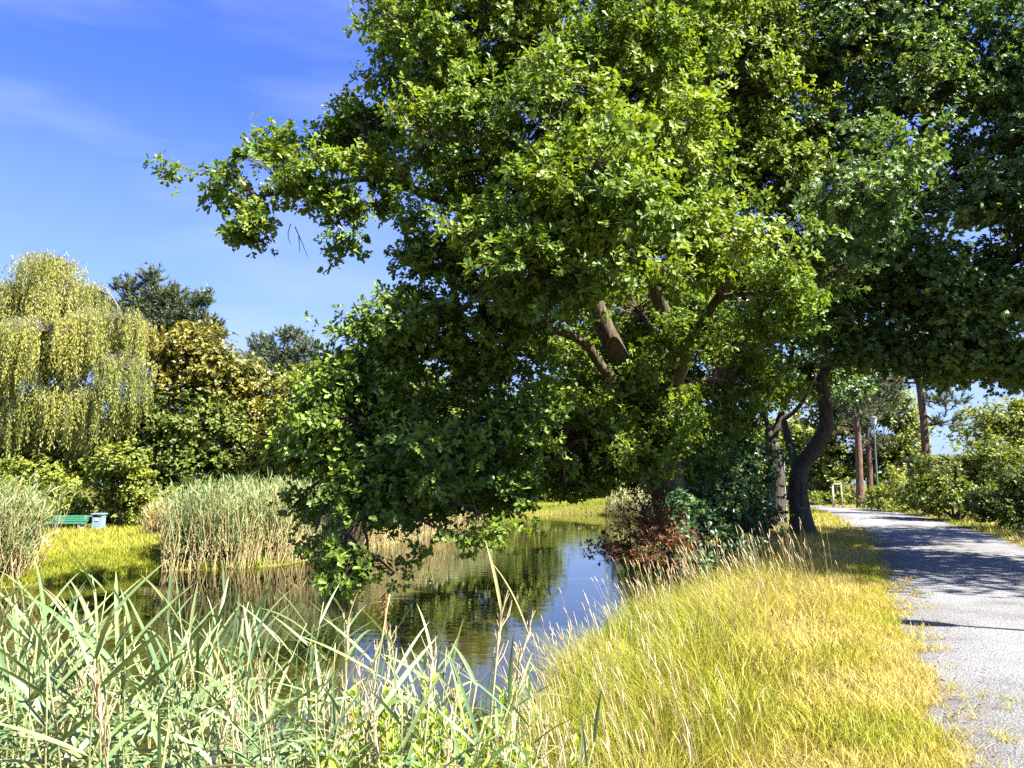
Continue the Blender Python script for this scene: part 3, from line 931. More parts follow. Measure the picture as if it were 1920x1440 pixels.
bush('round_bush', 'rounded bush with yellow leaves on its right side above the far hedge', [blob(*b) for b in [(225, 870, D, 45, 28, 1.2), (210, 900, D, 45, 28, 1.2), (245, 905, D, 35, 30, 1.2)]],
     M_FARLEAF, 0.2, 0.11, 2.6, 9, 0.5, tint0=.62, seed=15, tpl=T_KITE, k=5)
bush('hedge', 'rough green hedge behind the bench and the litter bin', [blob(*b) for b in [(60, 900, 40, 90, 40, 1.4), (130, 935, 39, 60, 35, 1.2), (30, 950, 38, 60, 40, 1.3), (200, 945, 39, 60, 30, 1.2), (260, 955, 39, 60, 26, 1.2), (-60, 920, 38, 70, 60, 1.4), (320, 945, 40, 50, 26, 1.2), (100, 965, 38.5, 60, 22, 1)]],
     M_FARLEAF, 0.19, 0.1, 2.6, 9, 0.5, tint0=.65, seed=16, tpl=T_KITE, k=5, cat='hedge')
bush('dark_shrub', 'dark shrub in the shade below the weeping birch', [blob(*b) for b in [(20, 840, 43, 60, 45, 1.6), (110, 880, 43, 60, 40, 1.6), (-40, 830, 43, 50, 60, 1.6)]],
     M_FARLEAF, 0.22, 0.12, 2.3, 9, 0.6, tint0=.5, seed=17, tpl=T_KITE, k=5)

D = 47
mb = P3(*at(60, 965, D)[:2], FB)
make_tree('broad_tree', 'green tree filling the gap behind the trunk of the weeping birch', mb,
          [([mb, at(60, 880, D), at(60, 800, D)], 0.22, 0.07)],
          [blob(*b) for b in [(20, 790, D, 60, 45, 2), (90, 830, D, 60, 40, 2), (40, 860, D, 70, 35, 2), (150, 860, D, 50, 35, 2), (200, 850, D, 40, 40, 1.8), (-40, 810, D, 60, 60, 2)]],
          B_GREY, M_FARLEAF, T_KITE, 0.24, 0.14, 5, 2.2, 9, 0.7, limb_r=0.09, tint0=0.45, gaps=.36, seed=19)

# --- trees closing the far end of the pond
for i, (px, y, D, w, lab) in enumerate([
        (620, 720, 70, 150, 'green tree far off behind the reeds left of the oak'), (760, 690, 78, 150, 'green tree standing in the distance behind the hanging oak leaves'),
        (890, 680, 84, 130, 'pale green tree at the far end of the pond left of the open water'), (990, 740, 95, 90, 'far tree straight beyond the open end of the pond'),
        (1105, 900, 88, 80, 'low far tree on the right shore at the end of the pond'), (1220, 760, 80, 110, 'far tree behind the oak trunk'),
        (1350, 780, 72, 110, 'far tree seen between the two oak trunks'), (1470, 790, 75, 110, 'far tree behind the forked trunk')]):
    b0 = P3(*at(px, 950, D)[:2], -0.3)
    H_ = 930 - y
    bl = [blob(px, y + 30, D, w * .4, 40, 2.5)]
    for q in np.arange(.3, .95, .2):
        bl += [blob(px - w * .3 + R.normal() * 8, y + H_ * q, D, w * .42, 34, 2.4), blob(px + w * .3 + R.normal() * 8, y + H_ * (q + .06), D, w * .42, 34, 2.4)]
    make_tree('far_tree', lab, b0, [([b0, at(px, 920, D), at(px, y + 10, D)], 0.3, 0.08)], bl,
              B_GREY, M_FARLEAF, T_KITE, 0.45, 0.27, 5, .7, 8, 1.1, limb_r=0.1, tint0=0.5, gaps=.30, seed=20 + i)

# --- right of the path
for (px, py, D, w, top, lab) in [(1612, 925, 50, .26, 640, 'pine with a straight reddish trunk left of the street lamp'), (1737, 880, 40, .22, 560, 'leaning pine with a bare pinkish trunk to the right of the street lamp'),
                                 (1632, 935, 56, .24, 700, 'pine half hidden behind the street lamp')]:
    b0 = P3(*at(px, py, D)[:2], 0)
    lean = -12 if px < 1700 else -30
    tp = at(px + lean, top, D)
    tops = [blob(px + lean + dx, top + dy, D, rx, ry, 1.2) for dx, dy, rx, ry in
            ([(-20, 40, 50, 25), (30, 60, 50, 25), (-30, 100, 50, 22), (20, 130, 45, 20), (50, 20, 40, 25), (0, -20, 60, 30)] if px < 1700 else
             [(20, 130, 40, 25), (70, 190, 50, 18), (60, 230, 45, 14), (0, 60, 70, 40), (60, 100, 60, 30), (-40, 150, 40, 25)])]
    pine('pine', lab, b0, ([b0, at(px + lean * .2, (py * .7 + top * .3), D), at(px + lean * .6, (py * .4 + top * .6), D), tp], w, .1), tops, 45, 0.32)

D = 58
for i, (px, bl, lab, leaf, t0) in enumerate([
        (1560, [(1560, 770, D, 60, 60, 2.2), (1570, 850, D, 60, 50, 2), (1545, 890, D, 50, 30, 2)], 'green tree behind the curved trunk at the bend of the path', M_FARLEAF, .5),
        (1680, [(1690, 820, D, 50, 45, 2), (1660, 870, D, 50, 40, 2), (1705, 870, D, 40, 30, 1.6), (1660, 780, D, 50, 50, 2)], 'sunlit green tree behind the street lamp', M_FARLEAF, .6)]):
    b0 = P3(*at(px, 940, D)[:2], 0)
    make_tree('broad_tree', lab, b0, [([b0, at(px, 860, D), at(px, 770, D)], .25, .06)], [blob(*b) for b in bl], B_GREY, leaf, T_KITE, 0.27, 0.16, 5, 1.5, 9, .75, limb_r=.08, tint0=t0, seed=40 + i)
bush('path_shrub', 'bright green shrub beside the foot of the street lamp', [blob(*b) for b in [(1670, 915, 44, 30, 28, 1), (1690, 945, 43, 30, 18, .9), (1640, 930, 46, 30, 18, .9)]], M_FARLEAF, .16, .09, 3.4, 9, .4, tint0=.75, seed=50)
bush('path_shrub', 'wide leafy shrub right of the path with a sunlit crest', [blob(*b) for b in [(1770, 885, 34, 55, 42, 1.3), (1805, 915, 33.5, 55, 40, 1.2), (1750, 930, 34, 35, 30, 1), (1835, 885, 34, 45, 45, 1.1), (1725, 925, 36, 40, 30, 1), (1880, 875, 33.5, 50, 48, 1.2)]], M_FARLEAF, .15, .085, 3.6, 10, .4, tint0=.5, seed=51, tpl=T_KITE)
bush('path_shrub', 'dark shrub at the right edge beside the path', [blob(*b) for b in [(1890, 920, 28, 55, 45, 1.1), (1940, 905, 27.5, 50, 55, 1.1), (1860, 950, 28, 40, 25, .8), (1915, 965, 27.5, 50, 30, .9)]], M_FARLEAF, .13, .07, 5, 10, .35, tint0=.2, seed=52, tpl=T_KITE)
bush('tall_shrub', 'tall yellow green shrub behind the hedge at the right edge', [blob(*b) for b in [(1850, 800, 38, 45, 40, 1.4), (1900, 800, 37, 50, 50, 1.5), (1880, 850, 37, 55, 40, 1.5), (1940, 780, 37, 40, 50, 1.4)]], M_FARLEAF, .17, .1, 2.8, 9, .5, tint0=.7, seed=53, tpl=T_KITE, k=5)
bush('weed_clump', 'low green weeds at the bend of the path left of the pine', [blob(*b) for b in [(1545, 935, 56, 30, 10, 1), (1590, 925, 56, 35, 18, 1), (1570, 930, 58, 40, 14, 1)]], M_FARLEAF, .2, .1, 2.5, 9, .4, tint0=.7, seed=54, cat='weeds')

# --- tall trees beyond the right edge; they shade the path and the maple
for i, (x, y, r, top, lab) in enumerate([(14.7, 13.8, 3.7, 16.5, 'tall broadleaf tree right of the path, nearest to the viewer'), (22, 19.5, 3.6, 18, 'tall broadleaf tree right of the path opposite the maple')]):
    b0 = P3(x, y, 0)
    bl = [(P3(x + R.normal() * 1.2, y + R.normal() * 1.2, zz), P3(r * f, r * f, 1.5), 1.0) for zz, f in ((top - 8.5, .7), (top - 6.5, .95), (top - 4.5, 1.0), (top - 2.8, .85), (top - 1.2, .55))]
    make_tree('tall_tree', lab, b0, [([b0, P3(x + .2, y, 4), P3(x, y + .2, 8), P3(x, y, top - 2)], .35, .08)], bl, B_GREY, M_MAPLE, T_KITE, 0.17, 0.10, 6, 1.15, 9, .6, limb_r=.07, tint0=.45, gaps=.50, flat=.5, seed=60 + i)


# ------------------------------------------------------------------ grass
def blades(g, xy, hgt, wid, tint, lean=0.35, wind=(0, 0), z=None, seg=3, mat=0):
    n = len(xy)
    if z is None:
        z = height(xy)
    base = np.c_[xy, z - 0.02]
    az = R.uniform(0, 2 * math.pi, n)
    dirs = np.c_[np.cos(az), np.sin(az)] * (lean * R.uniform(.2, 1.3, n))[:, None] + np.array(wind)
    face = R.uniform(0, 2 * math.pi, n)
    sd_ = np.c_[np.cos(face), np.sin(face), np.zeros(n)]
    vs = []
    for s in range(seg + 1):
        t = s / seg
        off = dirs * (t ** 1.8)[..., None] * hgt[:, None] if False else dirs * (t ** 1.8) * hgt[:, None]
        zz = hgt * t * (1 - 0.22 * t * np.minimum(1.5, np.hypot(*dirs.T)) ** 2)
        c = base + np.c_[off, zz]
        w = wid * (1 - t) ** 0.6
        if s < seg:
            vs += [c - sd_ * w[:, None] / 2, c + sd_ * w[:, None] / 2]
        else:
            vs += [c]
    v = np.stack(vs, 1)
    k = 2 * seg + 1
    q = [[2 * s, 2 * s + 1, 2 * s + 3, 2 * s + 2] for s in range(seg - 1)]
    b = np.arange(n)[:, None, None] * k
    fs = []
    if q:
        fs.append((b + np.array(q)[None]).reshape(-1, 4))
    fs.append((b + np.array([[2 * seg - 2, 2 * seg - 1, 2 * seg]])[None]).reshape(-1, 3))
    g.add(v.reshape(-1, 3), fs, np.repeat(tint, k), mat, True)


PATHPOLY = np.vstack([_pl, _pr[::-1]])


def scatter(n, x0, x1, y0, y1, falloff=True):
    """points thinning with distance"""
    if falloff:
        y = y0 * (y1 / y0) ** R.random(n)
    else:
        y = R.uniform(y0, y1, n)
    x = R.uniform(x0, x1, n)
    return np.c_[x, y]


# near bank: golden near the path, yellow green near the water
P = scatter(330000, -3.0, 12, 1.6, 30)
ps = P
ins_ = inside(ps, SH)
P = P[~ins_ & ~inside(P, PATHPOLY)]
ds = seg_dist(P, SH)
dp = seg_dist(P, _pl, False)
left = P[:, 0] < np.interp(P[:, 1], _pl[:, 1], _pl[:, 0])
ok = left & ((P[:, 0] < 11.5)) & (R.random(len(P)) < np.clip(dp / 0.5, 0.1, 1))
P, ds, dp = P[ok], ds[ok], dp[ok]
nz = vnoise(np.c_[P * 0.9, np.zeros(len(P))])
nz2 = vnoise(np.c_[P * 3.1, np.ones(len(P))])
hg = (0.07 + 0.50 * np.clip(dp / 2.0, 0, 1) ** 1.2) * (0.65 + 0.6 * nz2) * R.uniform(.4, 1.35, len(P))
hg *= np.where((P[:, 1] > 20), .6, 1)
tn_ = np.clip(0.2 + 0.42 * np.clip((ds - 0.9) / 2.0, 0, 1) + .14 * np.clip((1.6 - dp) / 1.2, 0, 1) + (nz - .5) * .5 + R.normal(size=len(P)) * .17, 0, 1)
wd = 0.0046 + 0.0006 * P[:, 1]
g = Geo()
wa = vnoise(np.c_[P * 1.7, np.ones(len(P)) * 7]) * 14
wnd = np.c_[np.cos(wa), np.sin(wa)] * .45 + np.array([-.12, 0])
blades(g, P, hg, wd * R.uniform(.7, 1.3, len(P)), tn_, 0.65, wnd)
# close cropped fringe along the edge of the gravel
ix = (3 + 120 * R.random(110000) ** 2.4)
ce = np.c_[np.interp(ix, np.arange(220), _pl[:, 0]), np.interp(ix, np.arange(220), _pl[:, 1])]
nn_ = np.c_[np.interp(ix, np.arange(220), _tn[:, 1]), -np.interp(ix, np.arange(220), _tn[:, 0])]
off = np.abs(R.normal(size=len(ce))) * -.42 + .07 + (vnoise(np.c_[ce * 1.6, np.zeros(len(ce))]) - .5) * .3
ce = ce + nn_ * off[:, None]
ct_ = np.clip(.6 + (vnoise(np.c_[ce * 1.3, np.ones(len(ce)) * 3]) - .5) * .9 + R.normal(size=len(ce)) * .16, 0, 1)
blades(g, ce, R.uniform(.03, .15, len(ce)), (.004 + .0006 * ce[:, 1]), ct_, .9, (0, 0), np.zeros(len(ce)))
tag(g.build('bank_grass', M_GRASS), 'long golden and yellow green grass covering the slope between pond and path', 'grass', kind='stuff')
print('bank blades', len(P))

# tall seed heads
P = scatter(3600, -0.5, 10, 3.0, 13.5)
ds = seg_dist(P, SH); dp = seg_dist(P, _pl, False)
ok = ~inside(P, SH) & (P[:, 0] < np.interp(P[:, 1], _pl[:, 1], _pl[:, 0]) - R.uniform(.2, 1.8, len(P))) & (R.random(len(P)) < np.clip(vnoise(np.c_[P * .7, np.ones(len(P)) * 4]) * 1.6 - .35, 0.05, 1))
ok &= (ds < 1.5) | (R.random(len(P)) < np.where(P[:, 1] > 8, .4, .25))
P = np.vstack([P[ok], np.c_[R.uniform(2.0, 5.6, 300), R.uniform(8.6, 12.6, 300)]])
P = P[(P[:, 0] < np.interp(P[:, 1], _pl[:, 1], _pl[:, 0]) - R.uniform(.4, 1.6, len(P)))]
g = Geo()
for x, y in P:
    z = float(hz(x, y)[0])
    H = random.uniform(.65, 1.08) if y < 9.5 else random.uniform(.75, 1.25)
    a = random.gauss(math.pi * .85, .7)
    q = random.uniform(.05, .30) * H
    d = P3(math.cos(a), math.sin(a), 0)
    pts = np.array([P3(x, y, z) + d * q * t ** 1.6 + P3(0, 0, H * (t - .05 * t ** 4)) for t in np.linspace(0, 1, 7)])
    w = 0.0018 + .00014 * y
    tube(g, pts, np.linspace(w, w * .6, 7), 3, 0, random.uniform(.3, .8), 0, False)
    hp = pts[-1]
    dd = nrm(pts[-1] - pts[-2] - P3(0, 0, .02))
    hl = random.uniform(.09, .17)
    hh = np.array([hp + dd * hl * t + P3(0, 0, -.012 * t * t) for t in (0, .2, .5, .8, 1)])
    tube(g, hh, np.array([.25, 1, .9, .6, .1]) * (w * 1.1 + .0012), 4, 0, random.uniform(.45, 1), .4, False)
tag(g.build('seed_grass', M_STRAW), 'tall pale dry grass stalks with narrow seed heads along the bank', 'grass', kind='stuff')
print('stalks', len(P))

P = scatter(700, .6, 4.6, 3.0, 9)
P = P[~inside(P, SH) & (P[:, 0] < np.interp(P[:, 1], _pl[:, 1], _pl[:, 0]) - .5) & (vnoise(np.c_[P * 1.2, np.ones(len(P)) * 2]) > .5)]
g = Geo()
for x, y in P:
    z = float(hz(x, y)[0])
    H = random.uniform(.3, .62)
    a, b = P3(x, y, z), P3(x + random.gauss(0, .06), y + random.gauss(0, .06), z + H)
    twigs(g, [a], [b], .0022, .0016, 0, .3)
    nb = random.randrange(5, 12)
    o = b + R.normal(size=(nb, 3)) * P3(.012, .012, .035)
    leaves(g, o, rdirs(nb), rdirs(nb), .02, .008, R.uniform(.2, .8, nb), T_KITE)
tag(g.build('brown_seed_weeds', M_BROWN), 'small dry brown seed weeds scattered in the golden grass', 'weeds', kind='stuff')

# verge right of the path, at the far side and along the left edge beyond the maple
g = Geo()
P = scatter(90000, 4, 34, 9, 66)
rx = np.interp(P[:, 1], _pr[:150, 1], _pr[:150, 0])
lx = np.interp(P[:, 1], _pl[:170, 1], _pl[:170, 0])
ok = ((P[:, 0] > rx + .05) & (P[:, 0] < rx + 6)) | ((P[:, 0] < lx - .05) & (P[:, 0] > lx - 5) & (P[:, 1] > 28))
P = P[ok & ~inside(P, SH)]
tn_ = np.clip(.5 + (vnoise(np.c_[P * .5, np.zeros(len(P))]) - .5) * .9 + R.normal(size=len(P)) * .15, 0, 1)
blades(g, P, R.uniform(.08, .28, len(P)), .004 + .0007 * P[:, 1], tn_, .8)
tag(g.build('verge_grass', M_GRASS), 'short dry grass of the verges along the gravel path', 'grass', kind='stuff')

# fallen leaves and small stones on the gravel, thicker along its edges
ix = 220 * R.random(900) ** 1.2
w_ = np.where(R.random(900) < .65, np.abs(R.normal(size=900)) * .3, R.uniform(0, 3.8, 900))
Q = np.c_[np.interp(ix, np.arange(220), _pl[:, 0]), np.interp(ix, np.arange(220), _pl[:, 1])] + np.c_[np.interp(ix, np.arange(220), _tn[:, 1]), -np.interp(ix, np.arange(220), _tn[:, 0])] * w_[:, None]
g = Geo()
n_ = len(Q)
leaves(g, np.c_[Q, R.uniform(.03, .045, n_)], np.c_[R.normal(size=(n_, 2)), R.normal(size=n_) * .15], P3(0, 0, 1) + R.normal(size=(n_, 3)) * .3, .055 * R.uniform(.5, 1.2, n_), .018, R.uniform(0, .7, n_), T_KITE)
tag(g.build('leaf_litter', M_BROWN), 'dry brown leaves scattered on the gravel path', 'leaf litter', kind='stuff')
# thin tufts creeping onto the gravel
ix = 2 + 130 * R.random(500) ** 2.0
c_ = np.c_[np.interp(ix, np.arange(220), _pl[:, 0]), np.interp(ix, np.arange(220), _pl[:, 1])] + np.c_[np.interp(ix, np.arange(220), _tn[:, 1]), -np.interp(ix, np.arange(220), _tn[:, 0])] * np.abs(R.normal(size=500) * .22 + .05)[:, None]
Q = np.repeat(c_, 22, 0) + R.normal(size=(500 * 22, 2)) * .035
g = Geo()
blades(g, Q, R.uniform(.03, .13, len(Q)), .0045 + .0005 * Q[:, 1], np.clip(np.repeat(R.uniform(.3, 1, 500), 22) + R.normal(size=len(Q)) * .1, 0, 1), 1.1, (0, 0), np.full(len(Q), .01))
tag(g.build('edge_tufts', M_GRASS), 'small dry grass tufts creeping onto the gravel edge', 'grass', kind='stuff')
# specks floating on the pond
Q = np.c_[R.uniform(-10, 6, 900), R.uniform(8, 50, 900)]
Q = Q[inside(Q, SH) & (vnoise(np.c_[Q * .35, np.zeros(len(Q))]) > .52)]
g = Geo()
leaves(g, np.c_[Q, np.full(len(Q), WATER + .012)], np.c_[R.normal(size=(len(Q), 2)), np.zeros(len(Q))], np.tile(P3(0, 0, 1), (len(Q), 1)), .08 * R.uniform(.5, 1.2, len(Q)), .02, R.uniform(.3, 1, len(Q)), T_KITE)
tag(g.build('floating_leaves', M_BROWN), 'small fallen leaves floating on the pond', 'leaf litter', kind='stuff')

# lawn of the far bank
g = Geo()
P = np.vstack([np.c_[R.uniform(-30, -1, 90000), R.uniform(18, 60, 90000)], np.c_[R.uniform(-8, 16, 40000), R.uniform(55, 80, 40000)]])
P = P[~inside(P, SH)]
ds = seg_dist(P, SH)
ok = (ds < 16)
P, ds = P[ok], ds[ok]
q_ = np.c_[R.uniform(-16, -8, 160000), R.uniform(18, 28, 160000)]
q_ = q_[~inside(q_, SH)]
qd = seg_dist(q_, SH)
P = np.vstack([P, q_[qd < 2.2]])
ds = np.r_[ds, qd[qd < 2.2]]
tn_ = np.clip(.08 + (vnoise(np.c_[P * .35, np.zeros(len(P))]) - .4) * .5 + .22 * np.clip((ds - 5) / 5, 0, 1) + R.normal(size=len(P)) * .12, 0, 1)
blades(g, P, R.uniform(.1, .32, len(P)), .02 + .0004 * P[:, 1], tn_, .7)
tag(g.build('lawn', M_GRASS), 'sunny yellow green grass of the far bank in front of the bench', 'grass', kind='stuff')


# ------------------------------------------------------------------ reeds
def reed_bed(name, label, pts, H, n_leaf, tint_lo, tint_hi, leafL=0.45, leafW=0.03, lean=0.12, wind=(0.1, 0)):
    """dense stand: stems and long leaves in one mesh"""
    g = Geo()
    n = len(pts)
    z = np.maximum(height(pts), WATER - 0.25)
    h = H * R.uniform(.72, 1.08, n)
    base = np.c_[pts, z]
    ln = np.c_[R.normal(size=(n, 2)) * lean + np.array(wind), np.zeros(n)]
    top = base + np.c_[ln[:, :2] * h[:, None], h]
    twigs(g, base, top, .012, .006, 0, 0.5)
    # stems are straw coloured
    g.t[-1] = np.repeat(np.clip(R.normal(size=n) * .12 + .86, 0, 1), 9).astype(np.float32)
    k = n_leaf
    t = R.uniform(.25, 1, (n, k))
    P = (base[:, None] * (1 - t[..., None]) + top[:, None] * t[..., None]).reshape(-1, 3)
    az = R.uniform(0, 2 * math.pi, n * k)
    el = np.radians(R.uniform(38, 80, n * k))
    ax = np.c_[np.cos(az) * np.cos(el), np.sin(az) * np.cos(el), np.sin(el)]
    ax = ax + np.append(np.array(wind) * 2, 0)
    dead = np.clip((0.45 - t.ravel()) / .2, 0, 1)
    tint_sh = np.repeat(.28 * np.clip((pts[:, 0] - pts[:, 0].min()) / max(1e-3, np.ptp(pts[:, 0])) - .5, -.5, .5), k)
    tt = np.clip(R.uniform(tint_lo, tint_hi, n * k) + tint_sh + dead * .6 + R.normal(size=n * k) * .08, 0, 1)
    leaves(g, P, ax, P3(0, 0, 1) + R.normal(size=(n * k, 3)) * .4, leafL * R.uniform(.6, 1.2, n * k), leafW * R.uniform(.7, 1.2, n * k), tt,
           (np.array([[0, .15, 0], [0, -.15, 0], [.35, .5, .04], [.35, -.5, .04], [.7, .3, -.02], [.7, -.3, -.02], [1, 0, -.22]]) * P3(1, .5, 1),
            [[0, 2, 3, 1], [2, 4, 5, 3], [4, 6, 5]]))
    return tag(g.build(name, M_BED), label, 'reeds', kind='stuff')


def poly_fill(poly, n):
    poly = np.array(poly, float)
    lo, hi = poly.min(0), poly.max(0)
    out = np.zeros((0, 2))
    while len(out) < n:
        q = R.uniform(lo, hi, (n * 2, 2))
        out = np.vstack([out, q[inside(q, poly)]])
    return out[:n]


reed_bed('reed_bed', 'broad stand of golden green reeds on the far shore left of the oak', poly_fill([(-10.5, 23.5), (-8.4, 24.2), (-6.5, 26.8), (-5.9, 28.8), (-7.0, 29.4), (-9.0, 27.8), (-10.8, 25.3)], 1700), 2.15, 9, .0, .42, wind=(.02, 0))
reed_bed('reed_bed', 'blue green reeds at the left edge of the pond in front of the bench', poly_fill([(-19, 18.0), (-13.6, 19.0), (-12.6, 20.2), (-12.8, 21.4), (-14.6, 22), (-19, 21)], 1500), 2.1, 10, .0, .34, wind=(.14, 0))
reed_bed('reed_bed', 'straw coloured reeds along the shore behind the hanging oak leaves', poly_fill([(-6.4, 27.2), (-3.6, 40.6), (-4.6, 41.4), (-7.4, 28.4)], 1300), 2.0, 6, .45, .85)
reed_bed('reed_bed', 'small sunlit clump of reeds on the far left shore beside the open water', poly_fill([(-3.8, 40.6), (-1.5, 48.6), (-2.6, 50), (-4.9, 41.6)], 900), 2.3, 7, .25, .6, leafW=.05)
reed_bed('reed_bed', 'pale reeds on the far right shore at the end of the pond', poly_fill([(8.0, 46), (9, 56), (7.4, 63), (8.6, 64), (10.5, 56), (9.2, 46)], 700), 1.7, 7, .3, .7, leafW=.06)
reed_bed('tall_grass', 'tuft of tall orange dry grass between the bench and the reeds', poly_fill([(-15.2, 32), (-13.0, 32), (-12.0, 33.5), (-15.4, 33.5)], 700), 1.2, 7, .75, 1.0)


# foreground reeds: each stalk is a thing of its own
def reed_proto(H, n_leaf, tint, straw=False, plume=False, seed=0):
    rr = np.random.default_rng(seed)
    sg, lg, pg = Geo(), Geo(), None
    bend = rr.normal(size=2) * .09
    ts = np.linspace(0, 1, 12)
    pts = np.c_[bend[0] * ts ** 2 * H, bend[1] * ts ** 2 * H, ts * H]
    tube(sg, pts, np.linspace(.0065, .0028, 12), 6, 0, .8 if straw else .55)
    az = rr.uniform(0, 6.28)
    for i in range(n_leaf):
        t = .22 + .78 * ((i + .5) / n_leaf if i < n_leaf - 1 else .995)
        az += math.pi + rr.normal() * .5
        p0 = np.array([np.interp(t, ts, pts[:, c]) for c in range(3)])
        L = rr.uniform(.26, .45) * (1.0 if t < .9 else .85)
        W = rr.uniform(.020, .032) * (1 if t < .86 else .7) * (.6 if straw else 1)
        el0 = math.radians(rr.uniform(12, 56) + (12 if t > .88 else 0) + (16 if i == n_leaf - 1 else 0))
        curl = rr.uniform(.2, 1.4) * (.35 if t > .85 else 1)
        S = 9
        P, tang = [p0], []
        for s in range(S):
            el = el0 - curl * ((s + .5) / S) ** 1.5
            dv = P3(math.cos(az) * math.cos(el), math.sin(az) * math.cos(el), math.sin(el))
            P.append(P[-1] + dv * L / S)
        P = np.array(P)
        tg_ = nrm(np.gradient(P, axis=0))
        sd2 = nrm(np.cross(tg_, P3(0, 0, 1)))
        tw = rr.normal() * .5
        up = np.cross(sd2, tg_)
        sd2 = sd2 * math.cos(tw) + up * math.sin(tw)
        up = np.cross(sd2, tg_)
        u = np.linspace(0, 1, S + 1)
        w = W * np.clip(u, .02, 1) ** .4 * (1 - u) ** .85 * 1.85
        w[0] = W * .3; w[-1] = .0004
        v = np.stack([P - sd2 * w[:, None] / 2 + up * w[:, None] * .12, P, P + sd2 * w[:, None] / 2 + up * w[:, None] * .12], 1).reshape(-1, 3)
        f = []
        for s in range(S):
            for c in range(2):
                f.append([3 * s + c, 3 * s + c + 1, 3 * s + c + 4, 3 * s + c + 3])
        tc = np.clip(tint + rr.normal() * .12 + (.35 if (t < .5 and rr.random() < .4) else 0), 0, 1)
        lg.add(v, np.array(f), np.repeat(np.clip(tc + .25 * u ** 5, 0, 1), 3), 0, True)
    if straw:
        for _ in range(24):
            tt0 = rr.uniform(.88, 1.0)
            o = np.array([np.interp(tt0, ts, pts[:, c]) for c in range(3)])
            d = nrm(P3(rr.normal() * .22 + .1, rr.normal() * .22, 1))
            twigs(sg, [o], [o + d * rr.uniform(.03, .11)], .0028, .0012, 0, rr.uniform(.5, 1))
    if plume:
        pg = Geo()
        for _ in range(50):
            t = rr.random()
            d = P3(rr.normal() * .5 + .5, rr.normal() * .5, -.2 - rr.random())
            o = pts[-1] + P3(.03, 0, -.09 * t)
            twigs(pg, [o], [o + nrm(d) * rr.uniform(.02, .06)], .002, .001, 0, .5)
    return sg, lg, pg


M_STALK = leaf_mat('reed_stalk', [(0.16, 0.22, 0.07), (0.25, 0.27, 0.11), (0.42, 0.35, 0.18)], .1, .5, .4)
M_PLUME = leaf_mat('reed_plume', [(0.2, 0.09, 0.04), (0.34, 0.17, 0.08), (0.5, 0.3, 0.16)], .2, .8, .1)
protos = []
for i in range(10):
    sg, lg, pg = reed_proto(1.9 + .06 * i, 18 + i % 4, .30 + .05 * (i % 4), False, False, 100 + i)
    protos.append((sg.mesh('reed', [M_STALK]), lg.mesh('foliage', [M_REED]), None))
for i in range(4):
    sg, lg, pg = reed_proto(1.7 + .1 * i, 6, .8, True, False, 200 + i)
    protos.append((sg.mesh('dead_reed', [M_STRAW]), lg.mesh('foliage', [M_REED]), None))
sg, lg, pg = reed_proto(1.95, 9, .4, False, True, 300)
protos.append((sg.mesh('reed', [M_STALK]), lg.mesh('foliage', [M_REED]), pg.mesh('plume', [M_PLUME])))


def put_reed(pi, x, y, rz, s, label, group=None, zb=None, tilt=(0, 0)):
    a, b, c = protos[pi]
    o = bpy.data.objects.new(a.name.split('.')[0], a)
    COL.objects.link(o)
    z = max(float(hz(x, y)[0]), WATER - .15) if zb is None else zb
    o.location = (x, y, z)
    o.rotation_euler = (tilt[0], tilt[1], rz)
    o.scale = (s, s, s)
    for nm, m in (('foliage', b), ('plume', c)):
        if m:
            ch = bpy.data.objects.new(nm, m)
            COL.objects.link(ch)
            ch.parent = o
    return tag(o, label, 'reed', group)


def reed_by_tip(pi, px, py, Y, label, group=None):
    """stand a reed at distance Y whose tip shows near a pixel"""
    p = at(px, py, Y)
    z = max(float(hz(p[0], Y)[0]), WATER - .15)
    H = max(v.co.z for v in protos[pi][1].vertices)
    return put_reed(pi, p[0], Y, random.uniform(0, 6.28), (p[2] - z) / H, label, group, z, (random.gauss(0, .04), random.gauss(0, .04)))


for pi, px, py, Y, lab in [(3, 95, 960, 3.1, 'tallest green reed near the left edge, its top leaf standing over the pond'), (5, 275, 1000, 3.0, 'green reed with a fan of broad leaves left of the middle reeds'),
                           (14, 650, 1010, 3.3, 'reed with a small reddish brown plume hanging below the top'), (7, 530, 1050, 3.2, 'green reed with two upright top leaves over the brown reflection'),
                           (2, 180, 1090, 3.1, 'green reed standing between the two tallest at the left'), (10, 885, 1010, 3.6, 'bleached reed leaning right with a pale feathery head over the dark water'),
                           (11, 800, 1050, 3.5, 'straw coloured reed just left of the bleached leaning one'), (8, 385, 1040, 3.1, 'green reed before the brown water left of the plumed one')]:
    reed_by_tip(pi, px, py, Y, lab)
cnt = 0
while cnt < 225:
    Y = random.uniform(2.6, 5.0)
    px = random.uniform(-60, 1000)
    p = at(px, 1200, Y)
    pyt = random.gauss(1165 if px > 450 else 1135, 52) + max(0, (px - 450) * .12) + max(0, px - 720) * .3
    if pyt < 1030:
        continue
    dead = random.random() < (.07 if px < 550 else .36)
    pi = random.choice([10, 11, 12, 13]) if dead else random.randrange(10)
    reed_by_tip(pi, px, pyt, Y, 'dead straw coloured reed stalk among the green reeds in the foreground' if dead else 'pale green reed with long pointed leaves in the foreground stand',
                'dead reeds in the foreground' if dead else 'green reeds in the foreground')
    cnt += 1


M_WEED = leaf_mat('weed_leaf', [(0.13, 0.22, 0.02), (0.24, 0.34, 0.03), (0.36, 0.42, 0.05)], .35, .45, .4)


